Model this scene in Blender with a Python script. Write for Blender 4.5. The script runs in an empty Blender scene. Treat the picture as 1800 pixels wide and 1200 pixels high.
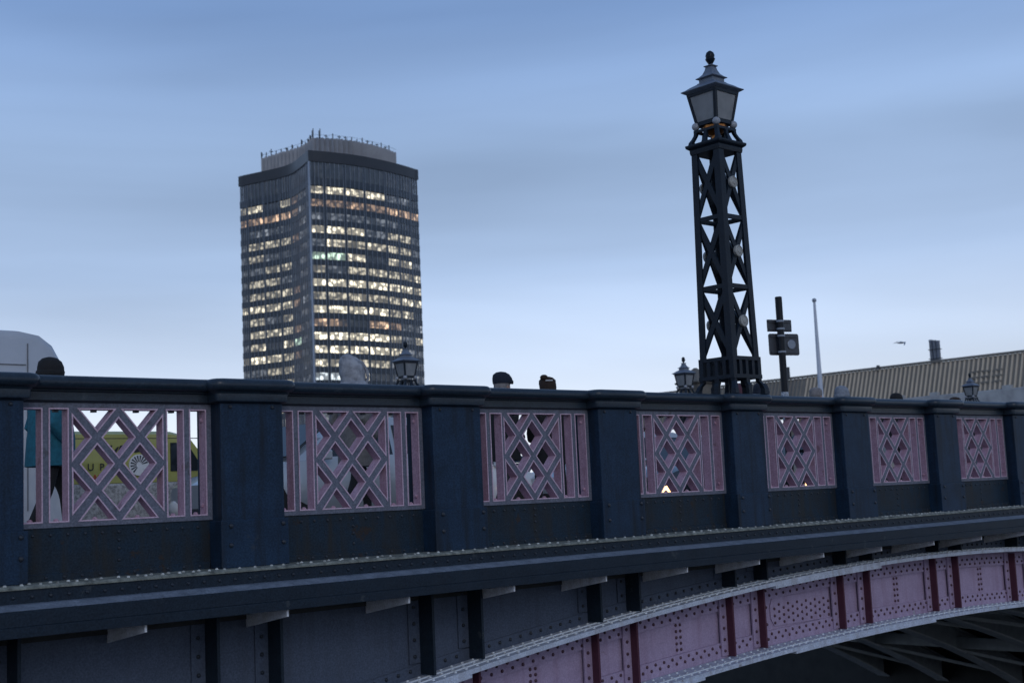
import bpy, bmesh, math, random
from mathutils import Vector, Matrix
random.seed(7)
R = math.radians
scene = bpy.context.scene
COL = scene.collection

# ------------------------------------------------------------------ camera
YAW, PITCH, ROLL = 0.734780, 0.116998, -0.044839
def cam_axes():
    f = Vector((math.sin(YAW)*math.cos(PITCH), math.cos(YAW)*math.cos(PITCH), math.sin(PITCH)))
    r = Vector((math.cos(YAW), -math.sin(YAW), 0)); u = r.cross(f)
    c, s = math.cos(ROLL), math.sin(ROLL)
    return f, r*c + u*s, u*c - r*s
cd = bpy.data.cameras.new('camera'); cam = bpy.data.objects.new('camera', cd); COL.objects.link(cam)
f_, r_, u_ = cam_axes()
cam.matrix_world = Matrix((( r_.x, u_.x, -f_.x, 0), (r_.y, u_.y, -f_.y, 0), (r_.z, u_.z, -f_.z, 0), (0, 0, 0, 1)))
cd.sensor_width = 36; cd.lens = 46.0; cd.clip_start = 0.1; cd.clip_end = 9000
cd.dof.use_dof = True; cd.dof.focus_distance = 12.5; cd.dof.aperture_fstop = 3.2
scene.camera = cam

# ------------------------------------------------------------------ world, light, exposure
SUN_EL, SUN_AZ = R(7), R(205)
w = bpy.data.worlds.new('World'); scene.world = w; w.use_nodes = True
nt = w.node_tree; nt.nodes.clear()
N = nt.nodes.new; L = nt.links.new
out = N('ShaderNodeOutputWorld'); bg = N('ShaderNodeBackground'); L(bg.outputs[0], out.inputs[0])
bg.inputs['Strength'].default_value = 0.1
sky = N('ShaderNodeTexSky'); sky.sky_type = 'NISHITA'; sky.sun_disc = False
sky.sun_elevation = SUN_EL; sky.sun_rotation = SUN_AZ; sky.altitude = 10; sky.air_density = 1.0; sky.dust_density = 1.0; sky.ozone_density = 3.0
tc = N('ShaderNodeTexCoord'); sep = N('ShaderNodeSeparateXYZ'); L(tc.outputs['Generated'], sep.inputs[0])
ramp = N('ShaderNodeValToRGB'); L(sep.outputs['Z'], ramp.inputs[0])          # overcast deck, paler towards the horizon
els = ramp.color_ramp.elements
els[0].position = 0.0; els[0].color = (.80, .84, .90, 1)
els[1].position = 1.0; els[1].color = (.15, .25, .47, 1)
for pos, c in ((.05, (.70, .765, .87, 1)), (.10, (.57, .67, .845, 1)), (.17, (.41, .54, .775, 1)), (.26, (.33, .465, .71, 1)), (.355, (.195, .315, .57, 1)), (.46, (.145, .25, .465, 1))):
    e = els.new(pos); e.color = c
mp = N('ShaderNodeMapping'); L(tc.outputs['Generated'], mp.inputs[0]); mp.inputs['Scale'].default_value = (1.0, 1.0, 7.5); mp.inputs['Rotation'].default_value = (R(5), R(-4), R(20))
nz = N('ShaderNodeTexNoise'); L(mp.outputs[0], nz.inputs['Vector']); nz.inputs['Scale'].default_value = 1.35; nz.inputs['Detail'].default_value = 6; nz.inputs['Roughness'].default_value = .4; nz.inputs['Distortion'].default_value = .3
mr = N('ShaderNodeMapRange'); L(nz.outputs['Fac'], mr.inputs['Value'])
mr.inputs['From Min'].default_value = .32; mr.inputs['From Max'].default_value = .68; mr.inputs['To Min'].default_value = .79; mr.inputs['To Max'].default_value = 1.19
mul = N('ShaderNodeVectorMath'); mul.operation = 'SCALE'; L(ramp.outputs[0], mul.inputs[0]); L(mr.outputs[0], mul.inputs['Scale'])
sc10 = N('ShaderNodeVectorMath'); sc10.operation = 'SCALE'; L(mul.outputs[0], sc10.inputs[0]); sc10.inputs['Scale'].default_value = 10.7
mix = N('ShaderNodeMix'); mix.data_type = 'RGBA'; mix.inputs['Factor'].default_value = .93
L(sky.outputs[0], mix.inputs['A']); L(sc10.outputs[0], mix.inputs['B']); L(mix.outputs['Result'], bg.inputs['Color'])

sd = bpy.data.lights.new('sun', 'SUN'); sd.energy = 0.5; sd.angle = R(25); sd.color = (1, .97, .94)
so = bpy.data.objects.new('sun', sd); COL.objects.link(so)
sv = Vector((math.sin(SUN_AZ)*math.cos(R(28)), math.cos(SUN_AZ)*math.cos(R(28)), math.sin(R(28))))
so.rotation_euler = sv.to_track_quat('Z', 'Y').to_euler()

vs = scene.view_settings; vs.view_transform = 'Standard'; vs.look = 'None'; vs.exposure = 0; vs.gamma = 1; vs.use_curve_mapping = False
scene.render.resolution_x, scene.render.resolution_y = 1024, 682

# ------------------------------------------------------------------ materials
M = {}
def mat(name, col, rough=.5, col2=None, scale=6, amt=.5, streak=None, streak_col=None, metal=0, bump=0, bscale=60, spec=.5, coat=0, grit=0, chips=None):
    m = bpy.data.materials.new(name); m.use_nodes = True; t = m.node_tree; b = t.nodes['Principled BSDF']
    b.inputs['Roughness'].default_value = rough; b.inputs['Metallic'].default_value = metal; b.inputs['Specular IOR Level'].default_value = spec
    b.inputs['Coat Weight'].default_value = coat
    geo = t.nodes.new('ShaderNodeNewGeometry')
    n1 = t.nodes.new('ShaderNodeTexNoise'); n1.inputs['Scale'].default_value = scale; n1.inputs['Detail'].default_value = 6; n1.inputs['Roughness'].default_value = .65
    t.links.new(geo.outputs['Position'], n1.inputs['Vector'])
    mr = t.nodes.new('ShaderNodeMapRange'); mr.inputs['From Min'].default_value = .38; mr.inputs['From Max'].default_value = .68; mr.inputs['To Max'].default_value = amt
    t.links.new(n1.outputs['Fac'], mr.inputs['Value'])
    mx = t.nodes.new('ShaderNodeMix'); mx.data_type = 'RGBA'
    c2 = col2 or tuple(c*.7 for c in col)
    mx.inputs['A'].default_value = (*col, 1); mx.inputs['B'].default_value = (*c2, 1)
    t.links.new(mr.outputs[0], mx.inputs['Factor']); last = mx.outputs['Result']
    if grit:
        n4 = t.nodes.new('ShaderNodeTexNoise'); n4.inputs['Scale'].default_value = 75; n4.inputs['Detail'].default_value = 2; t.links.new(geo.outputs['Position'], n4.inputs['Vector'])
        r4 = t.nodes.new('ShaderNodeMapRange'); r4.inputs['From Min'].default_value = .3; r4.inputs['From Max'].default_value = .7; r4.inputs['To Min'].default_value = 1-grit; r4.inputs['To Max'].default_value = 1+grit
        t.links.new(n4.outputs['Fac'], r4.inputs['Value'])
        v4 = t.nodes.new('ShaderNodeVectorMath'); v4.operation = 'SCALE'; t.links.new(last, v4.inputs[0]); t.links.new(r4.outputs[0], v4.inputs['Scale']); last = v4.outputs[0]
    if streak:
        mp = t.nodes.new('ShaderNodeMapping'); mp.inputs['Scale'].default_value = (9, 9, .7)
        t.links.new(geo.outputs['Position'], mp.inputs[0])
        n2 = t.nodes.new('ShaderNodeTexNoise'); n2.inputs['Scale'].default_value = 1.4; n2.inputs['Detail'].default_value = 5
        t.links.new(mp.outputs[0], n2.inputs['Vector'])
        m2 = t.nodes.new('ShaderNodeMapRange'); m2.inputs['From Min'].default_value = .48; m2.inputs['From Max'].default_value = .7; m2.inputs['To Max'].default_value = streak
        t.links.new(n2.outputs['Fac'], m2.inputs['Value'])
        x2 = t.nodes.new('ShaderNodeMix'); x2.data_type = 'RGBA'; t.links.new(m2.outputs[0], x2.inputs['Factor'])
        t.links.new(last, x2.inputs['A']); x2.inputs['B'].default_value = (*streak_col, 1); last = x2.outputs['Result']
    if chips:
        n5 = t.nodes.new('ShaderNodeTexNoise'); n5.inputs['Scale'].default_value = 5.5; n5.inputs['Detail'].default_value = 9; n5.inputs['Roughness'].default_value = .72; t.links.new(geo.outputs['Position'], n5.inputs['Vector'])
        r5 = t.nodes.new('ShaderNodeMapRange'); r5.inputs['From Min'].default_value = chips[0]; r5.inputs['From Max'].default_value = chips[0]+.035; r5.inputs['To Max'].default_value = chips[2]; t.links.new(n5.outputs['Fac'], r5.inputs['Value'])
        x5 = t.nodes.new('ShaderNodeMix'); x5.data_type = 'RGBA'; t.links.new(r5.outputs[0], x5.inputs['Factor']); t.links.new(last, x5.inputs['A']); x5.inputs['B'].default_value = (*chips[1], 1); last = x5.outputs['Result']
    t.links.new(last, b.inputs['Base Color'])
    if bump:
        n3 = t.nodes.new('ShaderNodeTexNoise'); n3.inputs['Scale'].default_value = bscale; n3.inputs['Detail'].default_value = 3
        t.links.new(geo.outputs['Position'], n3.inputs['Vector'])
        bp = t.nodes.new('ShaderNodeBump'); bp.inputs['Strength'].default_value = bump; bp.inputs['Distance'].default_value = .004
        t.links.new(n3.outputs['Fac'], bp.inputs['Height']); t.links.new(bp.outputs[0], b.inputs['Normal'])
    M[name] = m; return m

mat('blue_paint', (.0145, .035, .070), .5, (.010, .023, .045), 3.0, .9, .75, (.011, .015, .021), bump=.25, bscale=90, spec=0.18, grit=0.3, chips=(0.645, (0.034, 0.045, 0.06), 0.7))
mat('rail_paint', (.02, .033, .05), .33, (.013, .021, .033), 5, .7, bump=.25, bscale=80, spec=0.35, grit=0.25, chips=(0.64, (0.06, 0.075, 0.09), 0.7))
mat('kick_paint', (.014, .029, .048), .5, (.018, .022, .026), 4, .8, .75, (.026, .025, .023), bump=.35, bscale=70, spec=0.15, grit=0.3, chips=(0.6, (0.035, 0.024, 0.018), 0.8))
mat('grille_paint', (.15, .16, .205), .5, (.105, .115, .15), 14, .8, .3, (.06, .055, .07), bump=.35, bscale=120, spec=0.2, grit=0.25, chips=(0.62, (0.06, 0.055, 0.055), 0.6))
mat('pink_paint', (.46, .305, .39), .5, (.36, .22, .285), 12, .8, .4, (.30, .13, .15), bump=.3, bscale=90, spec=0.2, grit=0.2, chips=(0.62, (0.2, 0.11, 0.11), 0.6))
mat('pink_edge', (.60, .44, .55), .5, (.42, .29, .36), 18, .7, grit=0.2)
mat('web_pink', (.375, .29, .415), .5, (.30, .225, .325), 5, .7, .3, (.2, .1, .15), bump=.2, bscale=60, spec=0.2, grit=0.14, chips=(0.655, (0.16, 0.085, 0.085), 0.6))
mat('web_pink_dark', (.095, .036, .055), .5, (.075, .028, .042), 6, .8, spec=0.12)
mat('web_blue', (.075, .095, .14), .5, (.058, .074, .11), 3, .7, .3, (.05, .055, .07), bump=.2, bscale=60, spec=0.15, grit=0.2, chips=(0.65, (0.05, 0.05, 0.055), 0.6))
mat('beam_paint', (.015, .025, .039), .45, (.011, .018, .028), 4, .7, .3, (.02, .026, .036), bump=.25, spec=0.15, grit=0.3, chips=(0.63, (0.045, 0.055, 0.065), 0.8))
mat('ledge_top', (.26, .27, .23), .7, (.04, .045, .04), 11, 1.0, bump=.6, bscale=40)
mat('flange_paint', (.52, .57, .68), .5, (.40, .44, .53), 7, .8, .35, (.2, .16, .14), bump=.3, grit=0.2, chips=(0.62, (0.17, 0.13, 0.11), 0.7))
mat('rivet_pale', (.72, .76, .82), .5, (.4, .42, .42), 20, .8)
mat('rivet_ledge', (.62, .63, .60), .6, (.09, .09, .08), 9, 1.0)
mat('rivet_dark', (.014, .022, .036), .45, (.02, .02, .022), 20, .6)
mat('rivet_pink', (.075, .028, .045), .5, (.055, .02, .03), 20, .6)
mat('bracket_pale', (.70, .74, .82), .65, (.52, .54, .58), 9, .9, .2, (.2, .16, .12), grit=0.15)
mat('dark_rib', (.36, .40, .43), .6, (.26, .29, .31), 5, .8, spec=0.2)
mat('rib_flange', (.62, .67, .72), .6, (.45, .49, .53), 5, .8, spec=.2)
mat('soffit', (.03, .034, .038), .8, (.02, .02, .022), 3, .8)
mat('lamp_iron', (.008, .015, .026), .4, (.006, .010, .017), 9, .8, bump=.3, spec=0.2, grit=0.3)
mat('ball_grey', (.32, .34, .38), .5, (.22, .23, .26), 20, .8)
mat('gold', (.55, .22, .05), .35, (.35, .12, .03), 14, .8, metal=.6)
mat('medal', (.40, .40, .38), .6, (.18, .18, .17), 70, .9, bump=.8, bscale=90)
mat('lead_roof', (.13, .155, .20), .4, (.09, .105, .14), 12, .8)
mat('shade_stone', (.035, .035, .034), .8, (.02, .021, .02), 2, .9, bump=.4, bscale=10)  # stone darkened: the shade under the arch is put into its colour
mat('skylit_paint', (.17, .20, .245), .5, (.09, .11, .14), 9, .9, bump=.2, grit=0.25)  # beam paint made paler, sky light on the slope put into the colour
mat('asphalt', (.05, .05, .055), .9, (.035, .035, .04), 40, .8)
mat('paving', (.22, .21, .2), .85, (.15, .145, .14), 5, .8)
mat('kerb', (.3, .29, .28), .8)
mat('road_line', (.7, .7, .68), .8, (.5, .5, .48), 20, .8)
mat('stone', (.15, .135, .115), .85, (.09, .082, .072), 3, .9, bump=.4, bscale=20)
mat('roof_sheet', (.24, .20, .155), .65, (.19, .16, .125), .35, .9, .4, (.16, .14, .12))
mat('roof_rib', (.50, .43, .34), .6, (.40, .345, .275), .5, .8)
mat('roof_old', (.20, .185, .16), .7, (.15, .135, .12), .4, .9)
mat('fascia_white', (.40, .41, .42), .7, (.25, .25, .26), .8, .9)
mat('wall_brick', (.25, .22, .19), .9, (.2, .17, .15), .5, .8)
mat('steel', (.27, .31, .38), .4, (.18, .2, .24), 2, .8, metal=.3)
mat('pole_white', (.52, .57, .66), .5, (.42, .46, .54), 4, .6)
mat('sign_grey', (.05, .055, .068), .45, (.036, .04, .05), 30, .8)
mat('sign_pole', (.012, .015, .021), .45, (.009, .011, .015), 30, .8, spec=0.2)
mat('sticker', (.5, .55, .62), .6, (.08, .1, .14), 45, 1.0)
mat('concrete_pale', (.37, .385, .42), .8, (.25, .26, .29), .18, .8, .5, (.25, .25, .26))
mat('tower_black', (.012, .015, .022), .35, (.02, .022, .03), .3, .6)
mat('tower_spandrel', (.018, .03, .047), .35, (.013, .022, .035), .12, .8)
mat('tower_fin', (.32, .37, .45), .4, (.2, .23, .29), .2, .6, metal=.3)
mat('antenna', (.04, .045, .055), .5)
mat('gull', (.32, .34, .38), .7, (.2, .21, .24), 4, .6)
mat('ground', (.06, .06, .05), .95, (.04, .045, .035), .05, .8)
mat('skin', (.42, .26, .2), .5, (.36, .2, .15), 20, .6)
mat('eye', (.05, .04, .035), .25)
for n, c in dict(turquoise=(.015, .13, .185), black=(.012, .012, .014), charcoal=(.03, .032, .036), grey_fur=(.17, .16, .155), hood_grey=(.33, .34, .37), navy=(.012, .018, .035), brown_hair=(.035, .02, .014), grey_hair=(.24, .225, .225), knit_grey=(.24, .265, .31), maroon=(.09, .035, .05), white_cloth=(.72, .73, .75), tan=(.25, .19, .14)).items():
    mat('cloth_'+n, c, .9, tuple(k*.6 for k in c), 28, .9, bump=.6, bscale=120)
mat('hood_cloth', (.36, .375, .41), .9, (.15, .155, .175), 14, 1.0, .6, (.2, .205, .225), bump=.8, bscale=45)
mat('car_silver', (.42, .44, .47), .28, (.36, .38, .41), 3, .5, metal=.4, coat=.6)
mat('car_white', (.72, .73, .75), .3, (.62, .63, .65), 3, .5, coat=.6)
mat('car_dark', (.03, .035, .045), .25, coat=.6)
mat('car_yellow', (.36, .35, .09), .45, (.28, .27, .08), 3, .7, coat=.3)
mat('speckle', (.46, .45, .44), .7, (.10, .10, .10), 26, .9)
mat('van_grey', (.44, .46, .50), .38, (.36, .38, .41), 1.5, .7, coat=.4)
mat('tyre', (.012, .012, .012), .85)
mat('rim', (.3, .31, .33), .35, metal=.7)
mat('seam', (.16, .17, .19), .7)
mat('ink', (.015, .015, .02), .7)
mat('red_ink', (.45, .03, .02), .7)
mat('sticker_white', (.7, .7, .7), .6, (.5, .5, .5), 20, .6)

def glass(name, col, rough=.08, alpha_trans=0):
    m = bpy.data.materials.new(name); m.use_nodes = True; b = m.node_tree.nodes['Principled BSDF']
    b.inputs['Base Color'].default_value = (*col, 1); b.inputs['Roughness'].default_value = rough; b.inputs['Transmission Weight'].default_value = alpha_trans
    M[name] = m; return m
glass('car_glass', (.02, .025, .03), .06)
def emit(name, col, st):
    m = bpy.data.materials.new(name); m.use_nodes = True; b = m.node_tree.nodes['Principled BSDF']
    b.inputs['Base Color'].default_value = (*col, 1); b.inputs['Emission Color'].default_value = (*col, 1); b.inputs['Emission Strength'].default_value = st
    M[name] = m; return m
emit('headlight', (1, .55, .24), 3.5); emit('tail_light', (1, .10, .04), 1.6); emit('indicator', (1, .42, .12), 3.5)
glass('lamp_lens', (.6, .6, .6), .2)

def frosted():
    m = bpy.data.materials.new('lantern_glass'); m.use_nodes = True; t = m.node_tree; b = t.nodes['Principled BSDF']
    geo = t.nodes.new('ShaderNodeNewGeometry'); n = t.nodes.new('ShaderNodeTexNoise'); n.inputs['Scale'].default_value = 9; n.inputs['Detail'].default_value = 5
    t.links.new(geo.outputs['Position'], n.inputs['Vector'])
    mx = t.nodes.new('ShaderNodeMix'); mx.data_type = 'RGBA'; mx.inputs['A'].default_value = (.38, .40, .43, 1); mx.inputs['B'].default_value = (.66, .68, .70, 1)
    t.links.new(n.outputs['Fac'], mx.inputs['Factor']); t.links.new(mx.outputs['Result'], b.inputs['Base Color'])
    b.inputs['Roughness'].default_value = .25
    tr = t.nodes.new('ShaderNodeBsdfTranslucent'); t.links.new(mx.outputs['Result'], tr.inputs[0])
    ms = t.nodes.new('ShaderNodeMixShader'); ms.inputs[0].default_value = .62
    t.links.new(b.outputs[0], ms.inputs[1]); t.links.new(tr.outputs[0], ms.inputs[2])
    t.links.new(ms.outputs[0], t.nodes['Material Output'].inputs[0]); M['lantern_glass'] = m
frosted()

def tower_glass():
    # object colour = light in the room, in the left corner bays painted sky reflection; 'lit' = how much of it shows in each pane; lamps in the rooms as small spots
    m = bpy.data.materials.new('tower_window'); m.use_nodes = True; t = m.node_tree; b = t.nodes['Principled BSDF']
    b.inputs['Base Color'].default_value = (.02, .028, .04, 1); b.inputs['Roughness'].default_value = .1; b.inputs['IOR'].default_value = 1.65
    oi = t.nodes.new('ShaderNodeObjectInfo'); at = t.nodes.new('ShaderNodeAttribute'); at.attribute_name = 'lit'
    geo = t.nodes.new('ShaderNodeNewGeometry')
    v = t.nodes.new('ShaderNodeTexVoronoi'); v.inputs['Scale'].default_value = .62; t.links.new(geo.outputs['Position'], v.inputs['Vector'])
    sp = t.nodes.new('ShaderNodeMapRange'); sp.inputs['From Min'].default_value = .52; sp.inputs['From Max'].default_value = .36; sp.inputs['To Min'].default_value = 0; sp.inputs['To Max'].default_value = 1.9
    t.links.new(v.outputs['Distance'], sp.inputs['Value'])
    n = t.nodes.new('ShaderNodeTexNoise'); n.inputs['Scale'].default_value = .7; n.inputs['Detail'].default_value = 3; t.links.new(geo.outputs['Position'], n.inputs['Vector'])
    nm = t.nodes.new('ShaderNodeMapRange'); nm.inputs['From Min'].default_value = .3; nm.inputs['From Max'].default_value = .7; nm.inputs['To Min'].default_value = .28; nm.inputs['To Max'].default_value = .62
    t.links.new(n.outputs['Fac'], nm.inputs['Value'])
    ad = t.nodes.new('ShaderNodeMath'); ad.operation = 'ADD'; t.links.new(sp.outputs[0], ad.inputs[0]); t.links.new(nm.outputs[0], ad.inputs[1])
    mu = t.nodes.new('ShaderNodeMath'); mu.operation = 'MULTIPLY'; t.links.new(ad.outputs[0], mu.inputs[0]); t.links.new(at.outputs['Fac'], mu.inputs[1])
    t.links.new(oi.outputs['Color'], b.inputs['Emission Color']); t.links.new(mu.outputs[0], b.inputs['Emission Strength'])
    M['tower_window'] = m
tower_glass()

def water_mat():
    m = bpy.data.materials.new('river_water'); m.use_nodes = True; t = m.node_tree; b = t.nodes['Principled BSDF']
    b.inputs['Base Color'].default_value = (.02, .028, .03, 1); b.inputs['Roughness'].default_value = .12
    n = t.nodes.new('ShaderNodeTexNoise'); n.inputs['Scale'].default_value = 1.2; n.inputs['Detail'].default_value = 5
    geo = t.nodes.new('ShaderNodeNewGeometry'); t.links.new(geo.outputs['Position'], n.inputs['Vector'])
    bp = t.nodes.new('ShaderNodeBump'); bp.inputs['Strength'].default_value = .6; bp.inputs['Distance'].default_value = .15
    t.links.new(n.outputs['Fac'], bp.inputs['Height']); t.links.new(bp.outputs[0], b.inputs['Normal']); M['river_water'] = m
water_mat()

# ------------------------------------------------------------------ mesh helpers
class MB:
    def __init__(s): s.v = []; s.f = []; s.m = []; s.mi = 0
    def add(s, vs, fs):
        o = len(s.v); s.v += [tuple(p) for p in vs]; s.f += [tuple(i+o for i in f) for f in fs]; s.m += [s.mi]*len(fs); return s
    def box(s, x0, x1, y0, y1, z0, z1):
        return s.add([(x0,y0,z0),(x1,y0,z0),(x1,y1,z0),(x0,y1,z0),(x0,y0,z1),(x1,y0,z1),(x1,y1,z1),(x0,y1,z1)],
                     [(0,3,2,1),(4,5,6,7),(0,1,5,4),(1,2,6,5),(2,3,7,6),(3,0,4,7)])
    def loft(s, rings, cap=True, closed=False):
        n = len(rings[0]); vs = [p for r in rings for p in r]; fs = []
        k = len(rings)
        for a in range(k if closed else k-1):
            b = (a+1) % k
            for i in range(n): j = (i+1) % n; fs.append((a*n+i, a*n+j, b*n+j, b*n+i))
        if cap and not closed: fs += [tuple(range(n))[::-1], tuple(range((k-1)*n, k*n))]
        return s.add(vs, fs)
    def prism_x(s, prof, x0, x1): return s.loft([[(x0, y, z) for y, z in prof], [(x1, y, z) for y, z in prof]])
    def prism_y(s, prof, y0, y1): return s.loft([[(x, y0, z) for x, z in prof], [(x, y1, z) for x, z in prof]])
    def prism_z(s, prof, z0, z1): return s.loft([[(x, y, z0) for x, y in prof], [(x, y, z1) for x, y in prof]])
    def lathe(s, prof, c=(0,0,0), seg=16): return s.loft([[(c[0]+r*math.cos(2*math.pi*i/seg), c[1]+r*math.sin(2*math.pi*i/seg), c[2]+z) for i in range(seg)] for r, z in prof])
    def sqlathe(s, prof, c=(0,0,0)): return s.loft([[(c[0]+a*h, c[1]+b*h, c[2]+z) for a, b in ((-1,-1),(1,-1),(1,1),(-1,1))] for h, z in prof])
    def tube(s, p0, p1, r0, r1=None, seg=8):
        p0, p1 = Vector(p0), Vector(p1); d = (p1-p0).normalized(); a = d.orthogonal().normalized(); b = d.cross(a); r1 = r0 if r1 is None else r1
        return s.loft([[p+(a*math.cos(2*math.pi*i/seg)+b*math.sin(2*math.pi*i/seg))*r for i in range(seg)] for p, r in ((p0, r0), (p1, r1))])
    def bar(s, p0, p1, wdt, dep, up):
        # rectangular bar from p0 to p1: width across 'up x dir', depth along up
        p0, p1, up = Vector(p0), Vector(p1), Vector(up); d = (p1-p0).normalized(); a = d.cross(up).normalized()*wdt/2; b = up.normalized()*dep/2
        return s.loft([[p-a-b, p+a-b, p+a+b, p-a+b] for p in (p0, p1)])
    def rivet(s, c, n, r=.013, h=.6, seg=7):
        c, n = Vector(c), Vector(n).normalized(); a = n.orthogonal().normalized(); b = n.cross(a); vs = []; fs = []
        for rr, hh in ((1, -.05), (.92, .45), (.55, .85)):
            vs += [c+(a*math.cos(2*math.pi*i/seg)+b*math.sin(2*math.pi*i/seg))*r*rr+n*r*h*hh for i in range(seg)]
        vs.append(c+n*r*h)
        for k in range(2):
            for i in range(seg): j = (i+1) % seg; fs.append((k*seg+i, k*seg+j, (k+1)*seg+j, (k+1)*seg+i))
        for i in range(seg): fs.append((2*seg+i, 2*seg+(i+1) % seg, 3*seg))
        return s.add(vs, fs)
    def sphere(s, c, rx, ry=None, rz=None, seg=14, rings=9):
        ry = ry or rx; rz = rz or rx
        rs = [[(c[0]+rx*math.sin(t)*math.cos(2*math.pi*i/seg), c[1]+ry*math.sin(t)*math.sin(2*math.pi*i/seg), c[2]-rz*math.cos(t)) for i in range(seg)] for t in [math.pi*(k+.05)/(rings+.1) for k in range(rings+1)]]
        return s.loft(rs)
    def mesh(s, name, mats, smooth=False, bev=0):
        me = bpy.data.meshes.new(name); me.from_pydata(s.v, [], s.f)
        mats = mats if isinstance(mats, (list, tuple)) else [mats]
        for m in mats: me.materials.append(M[m])
        me.polygons.foreach_set('material_index', s.m)
        bm = bmesh.new(); bm.from_mesh(me); bmesh.ops.recalc_face_normals(bm, faces=bm.faces)
        if bev: bmesh.ops.bevel(bm, geom=[e for e in bm.edges if e.is_manifold and e.calc_face_angle(0) > .6], offset=bev, segments=2, affect='EDGES', profile=.5)
        bm.to_mesh(me); bm.free()
        if smooth:
            me.polygons.foreach_set('use_smooth', [True]*len(me.polygons))
            me.set_sharp_from_angle(angle=R(42))
        return me
    def build(s, name, mats, parent=None, smooth=False, bev=0): return link(name, s.mesh(name, mats, smooth, bev), parent)

def link(name, me, parent=None, loc=None):
    o = bpy.data.objects.new(name, me); COL.objects.link(o)
    if loc is not None: o.location = loc
    if parent is not None: o.parent = parent
    return o
def tag(o, label, cat, group=None):
    o['label'] = label; o['category'] = cat
    if group: o['group'] = group
    return o
def empty(name, loc=(0,0,0), rz=0):
    o = bpy.data.objects.new(name, None); COL.objects.link(o); o.location = loc; o.rotation_euler = (0,0,rz); o.empty_display_size = .2; return o
def struct(o): o['kind'] = 'structure'; return o
def stuff(o): o['kind'] = 'stuff'; return o
def copy_tree(o, parent=None, loc=None):
    c = o.copy(); COL.objects.link(c)
    if parent is not None: c.parent = parent
    if loc is not None: c.location = loc
    for ch in list(o.children): copy_tree(ch, c)
    return c

# ------------------------------------------------------------------ the setting
X0, S, W = 2.871, 2.0, .536          # pilaster left edges X0+i*S, pilaster width W
DF = 8.65                            # front of the pilasters
PANEL = 8.79                         # front of the grilles
YFAR = 24.0                          # middle of the far parapet
Z_PAV, Z_ROAD = -.26, -.39
AP_X = 14.4
def z_up(x): return -.938 - .0092*(x-AP_X)**2     # top of the arch rib's upper flange
def z_lo(x): return -1.705 - .0078*(x-AP_X)**2 - 2.5e-6*(x-AP_X)**4   # underside of the rib's lower flange
XA, XB = -11.5, 39.5

struct(MB().box(-2500, 4000, -3000, 5000, -9.2, -9.0).build('ground', 'ground'))
struct(MB().box(-12, 120, -2500, 2500, -8.0, -7.5).build('river', 'river_water'))
struct(MB().box(120.2, 3500, -2500, 4500, -8.9, -4.0).build('far_bank', 'paving'))
struct(MB().box(-80, 2.0, -60, 6.5, -8.8, -1.7).build('riverside_walk', 'paving'))
struct(MB().box(-40, 120, 12.25, 20.75, -.45, Z_ROAD).build('road', 'asphalt'))
struct(MB().box(-40, 120, 9.02, 12.1, -.45, Z_PAV).build('pavement', 'paving'))
struct(MB().box(-40, 120, 20.9, 23.75, -.45, Z_PAV).build('pavement', 'paving'))
for y in (12.1, 20.75): struct(MB().box(-40, 120, y+.002, y+.148, -.45, Z_PAV+.004).build('kerb', 'kerb', bev=.015))
mk = MB()
for k in range(22): mk.box(-20+6*k, -16+6*k, 16.45, 16.55, Z_ROAD-.01, Z_ROAD+.004)
struct(mk.build('road_marking', 'road_line'))

# ------------------------------------------------------------------ the bridge
bridge = tag(empty('road_bridge', (0,0,0)), 'dark blue and pink riveted iron arch bridge with latticed parapet', 'bridge')

# --- pilaster with plinth, cap and bolts (local x from the left edge, y from the front)
def rrect(x0, x1, y0, y1, r, z, n=4):
    pts = []
    for cx, cy, a0 in ((x1-r, y0+r, -90), (x1-r, y1-r, 0), (x0+r, y1-r, 90), (x0+r, y0+r, 180)):
        for k in range(n+1):
            a = R(a0+90*k/n); pts.append((cx+r*math.cos(a), cy+r*math.sin(a), z))
    return pts
def make_pilaster(detail=True):
    root = MB().box(0, W, 0, .36, -.10, .80).build('pilaster', 'blue_paint', bridge, bev=.008)
    MB().box(-.02, W+.02, -.022, .38, -.437, -.088).build('plinth', 'blue_paint', root, bev=.007)
    prof = [(.004, .775), (.042, .79), (.045, .80), (.045, .846), (.052, .852), (.056, .862)]
    for k in range(9):
        a = R(-90+180*k/8); prof.append((.06+.044*math.cos(a), .910+.046*math.sin(a)))
    prof.append((.02, .958))
    c = MB(); c.loft([rrect(-o, W+o, -o, .36+o*.6, max(.012, o), z) for o, z in prof]); c.build('cap', 'rail_paint', root, smooth=True)
    if detail:
        b = MB()
        for x in (.085, W-.09): b.rivet((x, 0, .75), (0,-1,0), .016, .8)
        for x in (.06, W-.03):
            for z in (-.13, -.27): b.rivet((x, -.022, z), (0,-1,0), .019, .8)
        stuff(b.build('bolts', 'rivet_dark', root))
    return root
NEAR = range(-2, 12)
pil = make_pilaster(); pil.location = (X0-2*S, DF, 0)
for i in NEAR:
    if i != -2: copy_tree(pil, bridge, (X0+i*S, DF, 0))

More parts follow.
